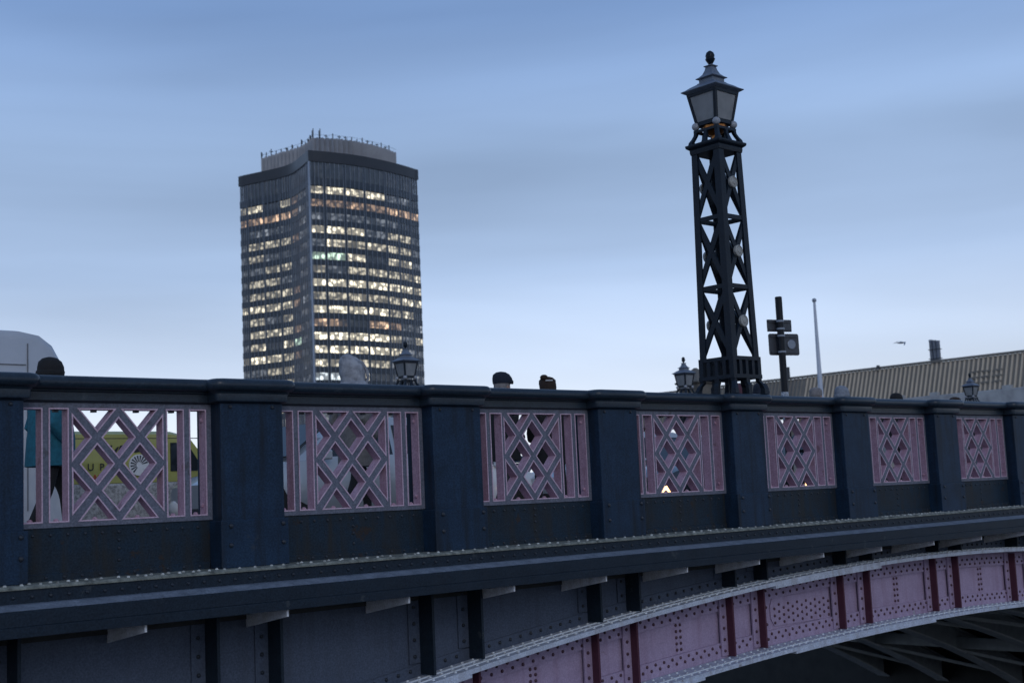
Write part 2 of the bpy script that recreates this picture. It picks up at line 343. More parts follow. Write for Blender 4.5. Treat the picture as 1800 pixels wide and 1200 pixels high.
# --- openings of one grille, x from the middle of the bay
def offset(poly, d):
    n = len(poly); res = []
    area = sum(poly[i][0]*poly[(i+1) % n][1]-poly[(i+1) % n][0]*poly[i][1] for i in range(n)); sg = 1 if area > 0 else -1
    lines = []
    for i in range(n):
        a, b = Vector(poly[i]), Vector(poly[(i+1) % n]); t = (b-a).normalized(); nn = Vector((t.y, -t.x))*sg; lines.append((a+nn*d, t))
    for i in range(n):
        (p, t), (q, u) = lines[i-1], lines[i]; den = t.x*u.y-t.y*u.x; k = ((q.x-p.x)*u.y-(q.y-p.y)*u.x)/den; res.append((p.x+t.x*k, p.y+t.y*k))
    return res
ZT, ZB = .733, -.038
OPEN = []
for a, b in ((.372, .502), (.557, .684)):
    OPEN += [[(a, ZB), (b, ZB), (b, ZT), (a, ZT)], [(-b, ZB), (-a, ZB), (-a, ZT), (-b, ZT)]]
for cx, cz in ((0, .534), (0, .163), (-.16, .349), (.16, .349)):
    OPEN.append([(cx-.122, cz), (cx, cz-.141), (cx+.122, cz), (cx, cz+.141)])
for cx in (-.16, .16):
    OPEN.append([(cx-.131, ZT), (cx, .580), (cx+.131, ZT)]); OPEN.append([(cx-.128, ZB), (cx+.128, ZB), (cx, .118)])
for sgn in (-1, 1):
    for zc, hh in ((.536, .153), (.165, .150)): OPEN.append([(sgn*.338, zc-hh), (sgn*.338, zc+hh), (sgn*.206, zc)])
TH = .088
HB = (S-W)/2
def grille_mesh():
    bm = bmesh.new()
    def loop(pts, y):
        vs = [bm.verts.new((x, y, z)) for x, z in pts]; return [bm.edges.new((vs[i], vs[(i+1) % len(vs)])) for i in range(len(vs))]
    ed = loop([(-HB-.01, -.078), (HB+.01, -.078), (HB+.01, .785), (-HB-.01, .785)], 0)
    for p in OPEN: ed += loop(p, 0)
    bmesh.ops.triangle_fill(bm, use_beauty=True, use_dissolve=False, edges=ed)
    ret = bmesh.ops.extrude_face_region(bm, geom=list(bm.faces))
    for e in ret['geom']:
        if isinstance(e, bmesh.types.BMVert): e.co.y += TH
    bmesh.ops.recalc_face_normals(bm, faces=bm.faces)
    me = bpy.data.meshes.new('grille'); bm.to_mesh(me); bm.free(); me.materials.append(M['grille_paint']); return me
def lining(poly):
    o, i0 = offset(poly, .0065), offset(poly, -.003)
    y0, y1 = -.004, TH+.004
    b = MB(); n = len(poly)
    A = [(x, 0, z) for x, z in o]; B = [(x, y0, z) for x, z in o]; C = [(x, y0, z) for x, z in i0]; Dd = [(x, y1, z) for x, z in i0]; E_ = [(x, y1, z) for x, z in o]
    b.mi = 1; b.loft([A, B, C], cap=False); b.mi = 0; b.loft([C, Dd, E_], cap=False)
    return b.mesh('opening_lining', ['pink_paint', 'pink_edge'])
G_ME = grille_mesh(); L_ME = [lining(p) for p in OPEN]
def studs():
    b = MB()
    for z in (.66, .03): b.rivet((.681, .05, z), (-1,0,0), .018, .9)
    for x in (.437, -.437, -.16, .16, .62, -.62): b.rivet((x, .05, ZB+.004), (0,0,1), .02, .9)
    return b.mesh('studs', 'pink_paint')
ST_ME = studs()
def drips():
    b = MB()
    for x in (-.16, .16, -.437, .437):
        b.box(x-.017, x+.017, .04, .075, ZT-.019, ZT-.003)
    return b.mesh('fixing_lugs', 'rivet_dark')
DR_ME = drips()
def rail_mesh(len_, front=PANEL):
    prof = [(.0, .775), (-.035, .79), (-.038, .846), (-.05, .852), (-.052, .863)]
    for k in range(9):
        a = R(90+180*(8-k)/8); prof.append((-.085+.045*math.cos(a), .909+.046*math.sin(a)))
    prof += [(.0, .957), (.12, .962), (.2, .955), (.235, .93), (.235, .87), (.15, .84), (.12, .775)]
    return MB().prism_x(prof, -len_/2, len_/2).mesh('handrail', 'rail_paint', smooth=True)
RAIL = rail_mesh(2*HB+.03)
KICK = MB().box(-HB-.005, HB+.005, .012, .09, -.437, -.062).mesh('kick_plate', 'kick_paint')
def kick_bits():
    b = MB()
    b.prism_x([(-.004, -.437), (-.004, -.39), (.002, -.383), (.011, -.383), (.011, -.437)], -HB+.03, HB-.03)
    return b.mesh('kick_angle', 'kick_paint')
KANG = kick_bits()
def kick_riv():
    b = MB()
    for k in range(11): b.rivet((-.615+.123*k, .012, -.128), (0,-1,0), .013, .8)
    for z in (-.185, -.243, -.325): b.rivet((0, .012, z), (0,-1,0), .013, .8)
    for k in range(11): b.rivet((-.66+.128*k, -.004, -.412), (0,-1,0), .012, .8)
    return b.mesh('rivets', 'rivet_dark')
KRIV = kick_riv()
for i in range(-2, 11):
    c = X0+i*S+W+HB
    g = link('lattice_panel', G_ME, bridge, (c, PANEL, 0))
    for me in L_ME: link('opening_lining', me, g)
    link('studs', ST_ME, g)['kind'] = 'stuff'; link('fixing_lugs', DR_ME, g)['kind'] = 'stuff'
    link('handrail', RAIL, bridge, (c, PANEL, 0))
    k = link('kick_plate', KICK, bridge, (c, PANEL, 0)); link('kick_angle', KANG, k); link('rivets', KRIV, k)['kind'] = 'stuff'

# --- ledge, angle, fascia beam
XL0, XL1 = -8, 60
lg = MB().prism_x([(8.455, -.460), (8.455, -.450), (8.475, -.437), (9.0, -.434), (9.0, -.457)], XL0, XL1).build('ledge', 'ledge_top', bridge)
b = MB()
for k in range(0, 230):
    x = XL0+9.0+.123*k
    if random.random() < .93: b.rivet((x+random.uniform(-.012, .012), 8.51, -.437), (0,0,1), random.uniform(.0115, .014), .95)
    i = (x-X0) % S
    if i > W+.03 and i < S-.03 and random.random() < .9: b.rivet((x-.03+random.uniform(-.012, .012), 8.60, -.437), (0,0,1), .0135, .95)
stuff(b.build('rivets', 'rivet_ledge', lg))
MB().prism_x([(8.294, -.5815), (8.38, -.5525), (8.46, -.5495), (8.46, -.5475), (8.38, -.5495), (8.291, -.580)], XL0, XL1).build('beam_highlight', 'skylit_paint', bridge)  # thin added skin on the beam's slope, its sky highlight painted in
an = MB().prism_x([(8.47, -.548), (8.47, -.458), (8.62, -.458), (8.62, -.548)], XL0, XL1).build('ledge_angle', 'beam_paint', bridge)
b = MB()
for k in range(0, 230): b.rivet((XL0+9.05+.123*k, 8.47, -.508), (0,-1,0), .014, .9)
stuff(b.build('rivets', 'rivet_dark', an))
fb = MB().prism_x([(8.29, -.748), (8.29, -.684), (8.294, -.681), (8.29, -.678), (8.29, -.588), (8.296, -.580), (8.38, -.553), (8.62, -.550), (8.62, -.748)], XL0, XL1).build('fascia_beam', 'beam_paint', bridge, bev=.002)
# deck edge filling behind and solid slab
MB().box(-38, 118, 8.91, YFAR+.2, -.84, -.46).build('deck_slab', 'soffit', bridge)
# cantilever bracket ends under the beam
brk = MB().prism_x([(8.34, -.752), (8.34, -.80), (8.92, -.90), (8.92, -.752)], 0, .016).mesh('bracket', 'bracket_pale')
for k in range(-2, 30):
    link('bracket', brk, bridge, (4.10+1.11*k, 0, 0))

# --- outer arch rib and spandrel web
WEB = 8.93; FL = 8.60
NS = 120
xs = [XA+(XB-XA)*k/NS for k in range(NS+1)]
def web_strip(name, f0, f1, y0, y1, m, x_list=None, parent=bridge, bev=0):
    b = MB(); b.loft([[(x, y0, f0(x)), (x, y0, f1(x)), (x, y1, f1(x)), (x, y1, f0(x))] for x in (x_list or xs)]); return b.build(name, m, parent)
web_strip('spandrel_web', lambda x: z_up(x)-.03, lambda x: -.755, WEB, WEB+.02, 'web_blue')
web_strip('arch_web', lambda x: z_lo(x)+.03, lambda x: z_up(x)-.03, WEB-.001, WEB+.021, 'web_pink')
TF = .042
uf = web_strip('upper_flange', lambda x: z_up(x)-TF, z_up, FL, WEB+.25, 'flange_paint')
lf = web_strip('lower_flange', z_lo, lambda x: z_lo(x)+TF, FL-.02, WEB+.25, 'flange_paint')
def rng(a, b_, n): return [a+(b_-a)*k/n for k in range(n+1)]
for nm, f, par, y in (('cover_strip', z_up, uf, FL+.09), ('cover_strip', z_up, uf, FL+.20), ('cover_strip', lambda x: z_lo(x)+TF, lf, FL+.075)):
    web_strip(nm, f, lambda x, f=f: f(x)+.010, y, y+.022, 'rivet_pale', parent=par)
for a, c in ((6.2, 7.15), (11.35, 13.35)):
    web_strip('cover_plate', lambda x: z_up(x)-TF-.028, lambda x: z_up(x)-TF+.002, FL-.006, WEB-.02, 'flange_paint', rng(a, c, 10), uf)
for a, c in ((9.6, 10.1), (11.6, 14.4)):
    web_strip('cover_plate', lambda x: z_lo(x)-.024, lambda x: z_lo(x)+.002, FL-.027, WEB-.02, 'flange_paint', rng(a, c, 10), lf)
bu, bl = MB(), MB()
x = 1.0; k = 0
while x < 24:
    dx = .118; sl = -.0184*(x-AP_X); nrm = Vector((-sl, 0, 1))
    for y, ph in ((FL+.05, 0), (FL+.15, .05), (FL+.27, .02)): bu.rivet((x+ph, y, z_up(x+ph)), nrm, .0145, .95)
    for y, ph in ((FL+.035, 0), (FL+.13, .05), (FL+.24, .02)): bl.rivet((x+ph, y, z_lo(x+ph)+TF), nrm, .0145, .95)
    x += dx
stuff(bu.build('rivets', 'rivet_pale', uf)); stuff(bl.build('rivets', 'rivet_pale', lf))
# flange angles on the web (bands) with rivets
def band(name, f0, f1, m, rows, rm, y0=WEB-.014, pitch=.125, x0=1.0, x1=24):
    o = web_strip(name, f0, f1, y0, WEB-.002, m, rng(x0-4, x1+6, 90)); b = MB()
    for r, ph in rows:
        x = x0+ph
        while x < x1:
            i = (x-X0) % S
            if not (-.01 < i < .05 or W-.05 < i < W+.03): b.rivet((x, y0, r(x)), (0,-1,0), .017, .9)
            x += pitch
    stuff(b.build('rivets', rm, o)); return o
band('flange_angle', lambda x: z_up(x)-.002, lambda x: z_up(x)+.10, 'web_blue', [(lambda x: z_up(x)+.06, 0)], 'rivet_dark')
band('flange_angle', lambda x: z_up(x)-.225, lambda x: z_up(x)-TF-.001, 'web_pink', [(lambda x: z_up(x)-.185, 0), (lambda x: z_up(x)-.128, .0625)], 'rivet_pink', y0=WEB-.028)
band('flange_angle', lambda x: z_lo(x)+TF+.001, lambda x: z_lo(x)+.20, 'web_pink', [(lambda x: z_lo(x)+.165, 0), (lambda x: z_lo(x)+.115, .0625)], 'rivet_pink', y0=WEB-.028)
# stiffeners in line with the sides of the pilasters, splice rivets between them
for i in range(-1, 9):
    for e, xx in ((0, X0+i*S), (1, X0+i*S+W)):
        zu, zl = z_up(xx), z_lo(xx)
        if zu+.02 < -.80:
            b = MB(); b.mi = 1; b.box(xx-.012, xx+.012, 8.735, WEB-.001, zu+.012, -.756); b.mi = 0; b.box(xx-.125, xx-.0125, WEB-.016, WEB-.003, zu+.105, -.757)
            o = b.build('web_stiffener', ['web_blue', 'beam_paint'], bridge)  # projecting plate in beam paint: its side shade is put into the colour
            r = MB(); z = zu+.16
            while z < -.80: r.rivet((xx-.07, WEB-.016, z), (0,-1,0), .0175, .95); z += .135
            if r.v: stuff(r.build('rivets', 'rivet_dark', o))
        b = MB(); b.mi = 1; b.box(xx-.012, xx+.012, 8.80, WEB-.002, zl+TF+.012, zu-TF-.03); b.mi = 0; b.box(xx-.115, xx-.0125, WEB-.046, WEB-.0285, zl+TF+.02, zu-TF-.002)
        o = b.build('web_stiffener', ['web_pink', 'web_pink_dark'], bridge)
        r = MB(); z = zl+TF+.07
        while z < zu-TF-.04: r.rivet((xx-.065, WEB-.046, z), (0,-1,0), .0175, .95); z += .115
        stuff(r.build('rivets', 'rivet_pink', o))
    cx = X0+i*S+W+HB; r = MB()
    if i == 4:
        pl = MB()
        x0, x1 = X0+i*S+W+.24, X0+(i+1)*S-.14
        zl, zu = z_lo(cx)+.215, z_up(cx)-.24
        pl.prism_y([(x0+.06, zl), (x1, zl+.0), (x1, zu), (x0+.05, zu), (x0, zu-.09), (x0, zl+.09)], WEB-.013, WEB-.0025)
        sp = pl.build('splice_plate', 'web_pink', bridge)
        for a in range(13):
            for c in range(3):
                r.rivet((x0+.07+.083*a, WEB-.013, zl+.035+.075*c+(.04 if a % 2 else 0)), (0,-1,0), .017, .9)
        for c in range(4): r.rivet((x0-.06-.06*(c % 2), WEB-.002, zl+.03+.09*c), (0,-1,0), .017, .9)
        stuff(r.build('rivets', 'rivet_pink', sp))
    else:
        zl, zu = z_lo(cx)+.24, z_up(cx)-.26
        for c in range(5):
            z = zl+(zu-zl)*c/4
            for dx in (-.032, .032): r.rivet((cx+dx, WEB-.002, z), (0,-1,0), .017, .9)
        o = r.build('splice_rivets', 'rivet_pink', bridge); stuff(o)

# --- inner ribs, bracing, piers
RY = [WEB+2.55*k for k in range(1, 6)] + [YFAR-.3]
xr = rng(XA, XB, 64)
for y in RY:
    rb = web_strip('arch_rib', lambda x: z_lo(x)+.02, lambda x: z_up(x)-.02, y-.012, y+.012, 'dark_rib', xr)
    web_strip('lower_flange', lambda x: z_lo(x)-.012, lambda x: z_lo(x)+.02, y-.2, y+.2, 'rib_flange', xr, rb)
    web_strip('upper_flange', lambda x: z_up(x)-.02, lambda x: z_up(x)+.012, y-.18, y+.18, 'dark_rib', xr, rb)
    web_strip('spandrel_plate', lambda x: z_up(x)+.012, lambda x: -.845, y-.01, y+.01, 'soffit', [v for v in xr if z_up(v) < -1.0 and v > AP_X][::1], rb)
ys = [WEB]+RY
for a in range(len(ys)-1):
    for k in range(9):
        xa, xb = XA+3+k*5.2, XA+3+(k+1)*5.2
        for (p, q) in (((xa, ys[a+1]), (xa+2.2, ys[a])),):
            MB().bar((p[0], p[1], z_lo(p[0])+.05), (q[0], q[1], z_lo(q[0])+.05), .11, .09, (0,0,1)).build('wind_brace', 'dark_rib', bridge)
        xm = xa
        MB().bar((xm, ys[a], z_lo(xm)+.25), (xm, ys[a+1], z_lo(xm)+.25), .10, .3, (0,0,1)).build('cross_frame', 'dark_rib', bridge)
for k in range(28):
    xm = XA+1+k*1.85; MB().box(xm-.1, xm+.1, WEB+.05, YFAR-.4, -.95 if z_up(xm) < -1 else -.88, -.841).build('added_girder', 'soffit', bridge)  # girders added under the deck to darken the underside
for x0, x1 in ((XA-5, XA), (36.5, 42)):
    MB().box(x0, x1, 8.35, YFAR+.5, -8.9, -.842).build('pier', 'shade_stone', bridge)
    xm, hw_ = (x0+x1)/2, (x1-x0)/2
    for ya, yb, yt in ((8.45, 6.2, 4.6), (YFAR+.4, YFAR+7.2, YFAR+9.2)):
        MB().prism_z([(x0+.003, ya), (x1-.003, ya), (x1-.003, yb), (xm+hw_*.4, yt), (xm-hw_*.4, yt), (x0+.003, yb)], -8.9, -1.6).build('added_cutwater', 'shade_stone', bridge)  # added noses, overlong so that dark stone hides the bright water
MB().box(XB+55, 119.9, 8.75, YFAR+.2, -8.8, -.843).build('abutment', 'stone', bridge)

# --- far parapet: same castings turned to face the river on the other side
FP = MB().box(0, W, -.18, .18, -.44, .80); FP.box(-.08, W+.08, -.26, .26, .801, .955); FP = FP.mesh('pilaster', 'blue_paint', bev=.01)
FR = MB().prism_x([(-.16, .80), (-.16, .93), (-.1, .96), (.1, .96), (.16, .93), (.16, .80)], -HB+.081, HB-.081).mesh('handrail', 'rail_paint')
FK = MB().box(-HB+.001, HB-.001, -.05, .05, -.44, -.079).mesh('kick_plate', 'kick_paint')
for i in range(-1, 26):
    link('pilaster', FP, bridge, (X0+i*S, YFAR, 0)); c = X0+i*S+W+HB
    link('lattice_panel', G_ME, bridge, (c, YFAR-.05, 0)); link('handrail', FR, bridge, (c, YFAR, 0)); link('kick_plate', FK, bridge, (c, YFAR, 0))

# ------------------------------------------------------------------ lamp standards on the parapet
def lamp(name, loc, label, tiers, shaft_h, base=True, group='lattice lamp standards on the bridge', neck='gold'):
    root = tag(empty(name, loc), label, 'street lamp', group)
    z = 0
    def face(s, fn):   # run fn for the 4 faces, with a transform (u along face, v depth outward) -> world
        for k in range(4):
            a = k*math.pi/2; ca, sa = math.cos(a), math.sin(a)
            fn(k, lambda u, d, zz: (u*ca+d*sa, u*sa-d*ca, zz))
    hb, ht = .224, .192          # half widths of the shaft, bottom and top
    z_foot = .175 if base else 0
    if base:
        # scrolled feet
        for sx in (-1, 1):
            for sy in (-1, 1):
                b = MB(); path = [(.265, 0, .05), (.262, .06, .042), (.245, .11, .036), (.222, .14, .036), (.225, .18, .04)]
                b.loft([[(sx*(h-t), sy*(h-t), zz), (sx*(h+t*.3), sy*(h-t), zz), (sx*(h+t*.3), sy*(h+t*.3), zz), (sx*(h-t), sy*(h+t*.3), zz)] for h, zz, t in path])
                b.build('foot', 'lamp_iron', root, bev=.004)
        def mid(k, T):
            b = MB(); pts = [(.245, 0), (.24, .1), (.222, .13), (.222, .176)]
            b.loft([[T(-.03, d-.02, zz), T(.03, d-.02, zz), T(.03, d+.015, zz), T(-.03, d+.015, zz)] for d, zz in pts]); b.build('foot', 'lamp_iron', root)
        face(0, mid)
        # pierced band
        b = MB(); b.sqlathe([(.238, .172), (.24, .205), (.228, .212)]); 
        b2 = MB()
        def ring(bb, h, z0, z1, wd):
            for k in range(4):
                a = k*math.pi/2; ca, sa = math.cos(a), math.sin(a)
                vs = [(u*ca+d*sa, u*sa-d*ca, zz) for zz in (z0, z1) for u, d in ((-h, h), (h, h), (h-wd, h-wd), (-h+wd, h-wd))]
                bb.add(vs, [(0,1,2,3)[::-1], (4,5,6,7), (0,1,5,4), (1,2,6,5), (2,3,7,6), (3,0,4,7)])
        rg = MB(); ring(rg, .24, .172, .212, .05); ring(rg, .236, .365, .405, .05); rg.build('band', 'lamp_iron', root)
        def balus(k, T):
            for u in (-.107, 0, .107):
                b = MB(); b.loft([[T(u-.022, .19, zz), T(u+.022, .19, zz), T(u+.022, .232, zz), T(u-.022, .232, zz)] for zz in (.212, .365)]); b.build('baluster', 'lamp_iron', root)
        face(0, balus)
        for sx in (-1, 1):
            for sy in (-1, 1): MB().box(sx*.236, sx*.18, sy*.236, sy*.18, .2125, .3648).build('corner_block', 'lamp_iron', root)
        z = .405
    z0 = z; zt = z0+shaft_h
    def hw(zz): return hb+(ht-hb)*(zz-z0)/max(shaft_h, 2.28)
    for sx in (-1, 1):
        for sy in (-1, 1):
            b = MB(); rings = []
            for zz in (z0, zt):
                h = hw(zz); t = .08; rings.append([(sx*h, sy*h, zz), (sx*(h-t), sy*h, zz), (sx*(h-t), sy*(h-.018), zz), (sx*(h-.018), sy*(h-.018), zz), (sx*(h-.018), sy*(h-t), zz), (sx*h, sy*(h-t), zz)])
            b.loft(rings); b.build('corner_post', 'lamp_iron', root)
    th = shaft_h/tiers
    for q in range(tiers):
        za, zb = z0+q*th, z0+(q+1)*th
        def brace(k, T):
            ha, hbb = hw(za)-.03, hw(zb)-.03
            hm = hw((za+zb)/2)
            up = Vector(T(0, 1, 0))
            for s1 in (-1, 1):
                p0 = T(s1*ha, hw(za)-.022, za+.02); p1 = T(-s1*hbb, hw(zb)-.022, zb-.02)
                MB().bar(p0, p1, .058, .022 if s1 > 0 else .024, up).build('brace', 'lamp_iron', root)
            if k in (0, 2):
                b = MB(); zc = (za+zb)/2; r = .064; d0 = hw(zc)-.01
                b.loft([[T(rr*math.cos(2*math.pi*i/20), d0+dd, zc+rr*1.0*math.sin(2*math.pi*i/20)) for i in range(20)] for rr, dd in ((r, 0), (r, .028), (r*.86, .034), (r*.80, .026), (r*.45, .028), (r*.3, .034))]); b.build('medallion', 'medal', root)
        face(0, brace)
        if q < tiers:
            h = hw(za); rg = MB()
            for k in range(4):
                a = k*math.pi/2; ca, sa = math.cos(a), math.sin(a); wd = .036
                vs = [(u*ca+d*sa, u*sa-d*ca, zz) for zz in (za-.024, za+.022) for u, d in ((-h+.005, h-.004), (h-.005, h-.004), (h-wd, h-wd), (-h+wd, h-wd))]
                rg.add(vs, [(3,2,1,0), (4,5,6,7), (0,1,5,4), (1,2,6,5), (2,3,7,6), (3,0,4,7)])
            if q > 0 or not base: rg.build('tie_ring', 'lamp_iron', root)
    MB().tube((0, 0, 0), (0, 0, zt+.1), .028, seg=8).build('conduit', 'lamp_iron', root)
    # cornice
    b = MB(); b.sqlathe([(.20, zt-.03), (.205, zt), (.205, zt+.025), (.232, zt+.045), (.238, zt+.06), (.238, zt+.078), (.215, zt+.086)]); b.build('cornice', 'lamp_iron', root, bev=.003)
    zc = zt+.086
    # scrolled crown: corner brackets with balls, mid brackets, top ring
    for sx in (-1, 1):
        for sy in (-1, 1):
            b = MB(); path = [(.205, 0, .05), (.198, .03, .038), (.178, .06, .032), (.160, .10, .03), (.152, .15, .034), (.152, .165, .036)]
            b.loft([[(sx*(h-t), sy*(h-t), zc+zz), (sx*(h+.008), sy*(h-t), zc+zz), (sx*(h+.008), sy*(h+.008), zc+zz), (sx*(h-t), sy*(h+.008), zc+zz)] for h, zz, t in path]); b.build('scroll', 'lamp_iron', root)
            b = MB(); b.sphere((sx*.145, sy*.145, zc+.205), .044); b.build('ball', 'ball_grey', root, smooth=True)
    def midscroll(k, T):
        b = MB(); path = [(.195, 0, .035), (.18, .04, .025), (.16, .09, .02), (.15, .15, .02)]
        b.loft([[T(-t, d-.02, zc+zz), T(t, d-.02, zc+zz), T(t, d+.012, zc+zz), T(-t, d+.012, zc+zz)] for d, zz, t in path]); b.build('scroll', 'lamp_iron', root)
    face(0, midscroll)
    rg = MB()
    for k in range(4):
        a = k*math.pi/2; ca, sa = math.cos(a), math.sin(a); h = .165
        vs = [(u*ca+d*sa, u*sa-d*ca, zz) for zz in (zc+.13, zc+.158) for u, d in ((-h, h), (h, h), (h-.03, h-.03), (-h+.03, h-.03))]
        rg.add(vs, [(3,2,1,0), (4,5,6,7), (0,1,5,4), (1,2,6,5), (2,3,7,6), (3,0,4,7)])
    rg.build('crown_ring', 'lamp_iron', root)
    MB().lathe([(.03, 0), (.04, .09), (.125, .14), (.135, .205)], (0,0,zc), 12).build('neck', neck, root, smooth=True)
    # lantern
    zl = zc+.215; hl, hu, H = .148, .205, .36
    b = MB(); b.sqlathe([(hl-.02, zl-.02), (hl+.006, zl-.012), (hl+.006, zl+.012), (hl-.012, zl+.02)]); b.build('lantern_base', 'lamp_iron', root)
    for sx in (-1, 1):
        for sy in (-1, 1):
            b = MB(); b.loft([[(sx*(h-.034), sy*(h-.034), zz), (sx*h, sy*(h-.034), zz), (sx*h, sy*h, zz), (sx*(h-.034), sy*h, zz)] for h, zz in ((hl, zl+.012), (hu, zl+H))]); b.build('lantern_bar', 'lamp_iron', root)
    def pane(k, T):
        b = MB(); ga, gb = .03, .03
        e0, e1 = hl-.008, hu-.010
        pts = [T(-hl+.03, e0, zl+.022), T(hl-.03, e0, zl+.022), T(hu-.03, e1-.003, zl+H-.025), T(-hu+.03, e1-.003, zl+H-.025)]
        inn = [T(-hl+.03, e0-.008, zl+.022), T(hl-.03, e0-.008, zl+.022), T(hu-.03, e1-.011, zl+H-.025), T(-hu+.03, e1-.011, zl+H-.025)]
        b.loft([pts, inn]); b.build('pane', 'lantern_glass', root)
        for h_, e_, za_, zb_ in ((hl, e0, zl+.010, zl+.034), (hu, e1, zl+H-.040, zl+H-.002)):
            bb = MB(); bb.loft([[T(-h_+.02, e_-.015, za_), T(h_-.02, e_-.015, za_), T(h_-.02, e_+.007, za_), T(-h_+.02, e_+.007, za_)], [T(-h_+.02, e_-.013, zb_), T(h_-.02, e_-.013, zb_), T(h_-.02, e_+.009, zb_), T(-h_+.02, e_+.009, zb_)]])
            bb.build('pane_frame', 'lamp_iron', root)
    face(0, pane)
    MB().sphere((0, 0, zl+.17), .055, .055, .09).build('bulb', 'ball_grey', root, smooth=True)
    zr = zl+H
    b = MB(); b.sqlathe([(hu-.01, zr-.012), (hu+.012, zr), (hu+.035, zr+.014), (hu+.042, zr+.020), (hu+.04, zr+.027), (hu+.005, zr+.045), (hu-.035, zr+.075), (hu-.075, zr+.098), (.115, zr+.108), (.112, zr+.115)]); rf = b.build('lantern_roof', 'lead_roof', root)
    b = MB(); b.sqlathe([(.098, zr+.105), (.098, zr+.155), (.122, zr+.163), (.126, zr+.170), (.10, zr+.185), (.07, zr+.215), (.05, zr+.26), (.042, zr+.295), (.056, zr+.303), (.056, zr+.312), (.03, zr+.316)]); b.build('roof_cap', 'lead_roof', rf)
    b = MB(); b.lathe([(.018, zr+.31), (.022, zr+.33), (.045, zr+.365), (.055, zr+.385), (.055, zr+.392), (.046, zr+.40), (.052, zr+.43), (.04, zr+.462), (.015, zr+.482)], seg=12); b.build('finial', 'lamp_iron', rf, smooth=True)
    return root
LX = X0+4*S+W/2
lamp('lamp_standard', (LX, 8.85, .955), 'tall dark iron lattice lamp standard with cream medallions and square lantern', 3, 2.28)
for x, lab in ((18.35, 'small square lantern on iron post in front of the lit office tower'), (28.15, 'small square lantern beside the gabled stone pylon, left of the tall lattice lamp'), (43.9, 'small square lantern against the brown ribbed roof at the right')):
    lamp('lamp_standard', (x, YFAR, .96), lab, 1, 1.55, base=False, neck='ball_grey')

# ------------------------------------------------------------------ stone pylon beyond the far parapet
py = tag(empty('stone_pylon', (29.5, 24.72, -.2)), 'brownish stone pylon with gabled top behind the tall lattice lamp', 'pylon')
MB().sqlathe([(.2, -1.3), (.46, -.6), (.46, .0), (.36, .12), (.34, 2.4)]).build('shaft', 'stone', py, bev=.02)
MB().sqlathe([(.36, 2.4), (.42, 2.46), (.42, 2.62), (.37, 2.68)]).build('string_course', 'stone', py)
MB().sqlathe([(.36, 2.68), (.36, 3.18)]).build('block', 'stone', py)
b = MB(); b.sqlathe([(.42, 3.18), (.45, 3.22), (.03, 3.66)]); b.build('roof', 'stone', py)

# ------------------------------------------------------------------ sign post on the kerb
sp = tag(empty('sign_post', (16.66, 12.2, Z_PAV)), 'black steel post with two traffic sign plates seen from behind', 'sign')
b = MB(); b.lathe([(.055, 0), (.055, 3.14), (.045, 3.15)], seg=16); b.build('post', 'sign_pole', sp, smooth=True)
def plate(name, x0, x1, z0, z1, y, r, m, par):
    pts = []
    for cx, cz, a0 in ((x1-r, z0+r, -90), (x1-r, z1-r, 0), (x0+r, z1-r, 90), (x0+r, z0+r, 180)):
        for k in range(5): a = R(a0+22.5*k); pts.append((cx+r*math.cos(a), cz+r*math.sin(a)))
    return MB().prism_y(pts, y, y+.012).build(name, m, par)
sg = empty('sign_head', (0,0,0)); sg.parent = sp; sg.rotation_euler = (0, 0, R(-17))
p1 = plate('sign_plate', -.19, .27, 2.61, 2.80, .075, .01, 'sign_grey', sg)
p2 = plate('sign_plate', -.18, .39, 2.24, 2.58, .075, .035, 'sign_grey', sg)
for par, zs, x0, x1 in ((p1, (2.645, 2.765), -.17, .25), (p2, (2.285, 2.535), -.15, .36)):
    for z in zs:
        MB().box(x0, x1, .058, .0745, z-.012, z+.012).build('rail', 'sign_grey', par)
        MB().lathe([(.064, z-.014), (.064, z+.014)], seg=16).build('clamp', 'steel', par)
MB().loft([[(.24+.075*c*math.cos(2*math.pi*i/24), y, 2.41+.075*c*math.sin(2*math.pi*i/24)) for i in range(24)] for c, y in ((1, .0745), (1, .062), (.9, .058))]).build('lamp_housing', 'steel', p2)
b = MB(); b.lathe([(.0575, 1.52), (.0575, 1.66)], seg=16); b.build('sticker', 'sticker', sp)
b = MB(); b.lathe([(.0575, 1.22), (.0575, 1.40)], seg=16); b.build('sticker', 'sticker', sp)

# ------------------------------------------------------------------ far bank: ribbed-roof building, flagpole, flues
bd = tag(empty('riverside_building', (142, 90, -4)), 'long building with brown ribbed pitched roof on the far bank', 'building')
RXe, RXr, RZe, RZr, Y0b, Y1b = 145.8, 147.5, 9.6, 14.0, 20.0, 150.0
def loc(o): o.location = (-142, -90, 4); return o
loc(MB().box(147.5, 158, Y0b+.5, Y1b-.5, -3.9, 8.0).build('wall', 'wall_brick', bd))
rf = loc(MB().prism_y([(RXe, RZe), (RXr, RZr), (RXr+11, RZe), (RXr+11, RZe-.3), (RXe, RZe-.3)], Y0b, 104.5).build('roof', 'roof_sheet', bd))
rf2 = loc(MB().prism_y([(RXe, RZe), (RXr, RZr-.02), (RXr+11, RZe), (RXr+11, RZe-.3), (RXe, RZe-.3)], 104.52, Y1b).build('roof', 'roof_old', bd))
for ya, yb, par, m in ((Y0b, 104.4, rf, 'roof_rib'), (104.6, Y1b, rf2, 'roof_old')):
    b = MB(); y = ya+.2
    while y < yb:
        b.add([(RXe-.005, y, RZe), (RXe-.005, y+.28, RZe), (RXe-.2, y+.14, RZe+.02), (RXr-.005, y, RZr), (RXr-.005, y+.28, RZr), (RXr-.2, y+.14, RZr+.02)], [(0,3,5,2), (2,5,4,1), (0,2,1), (3,4,5)]); y += .62
    stuff(b.build('roof_ribs', m, par))
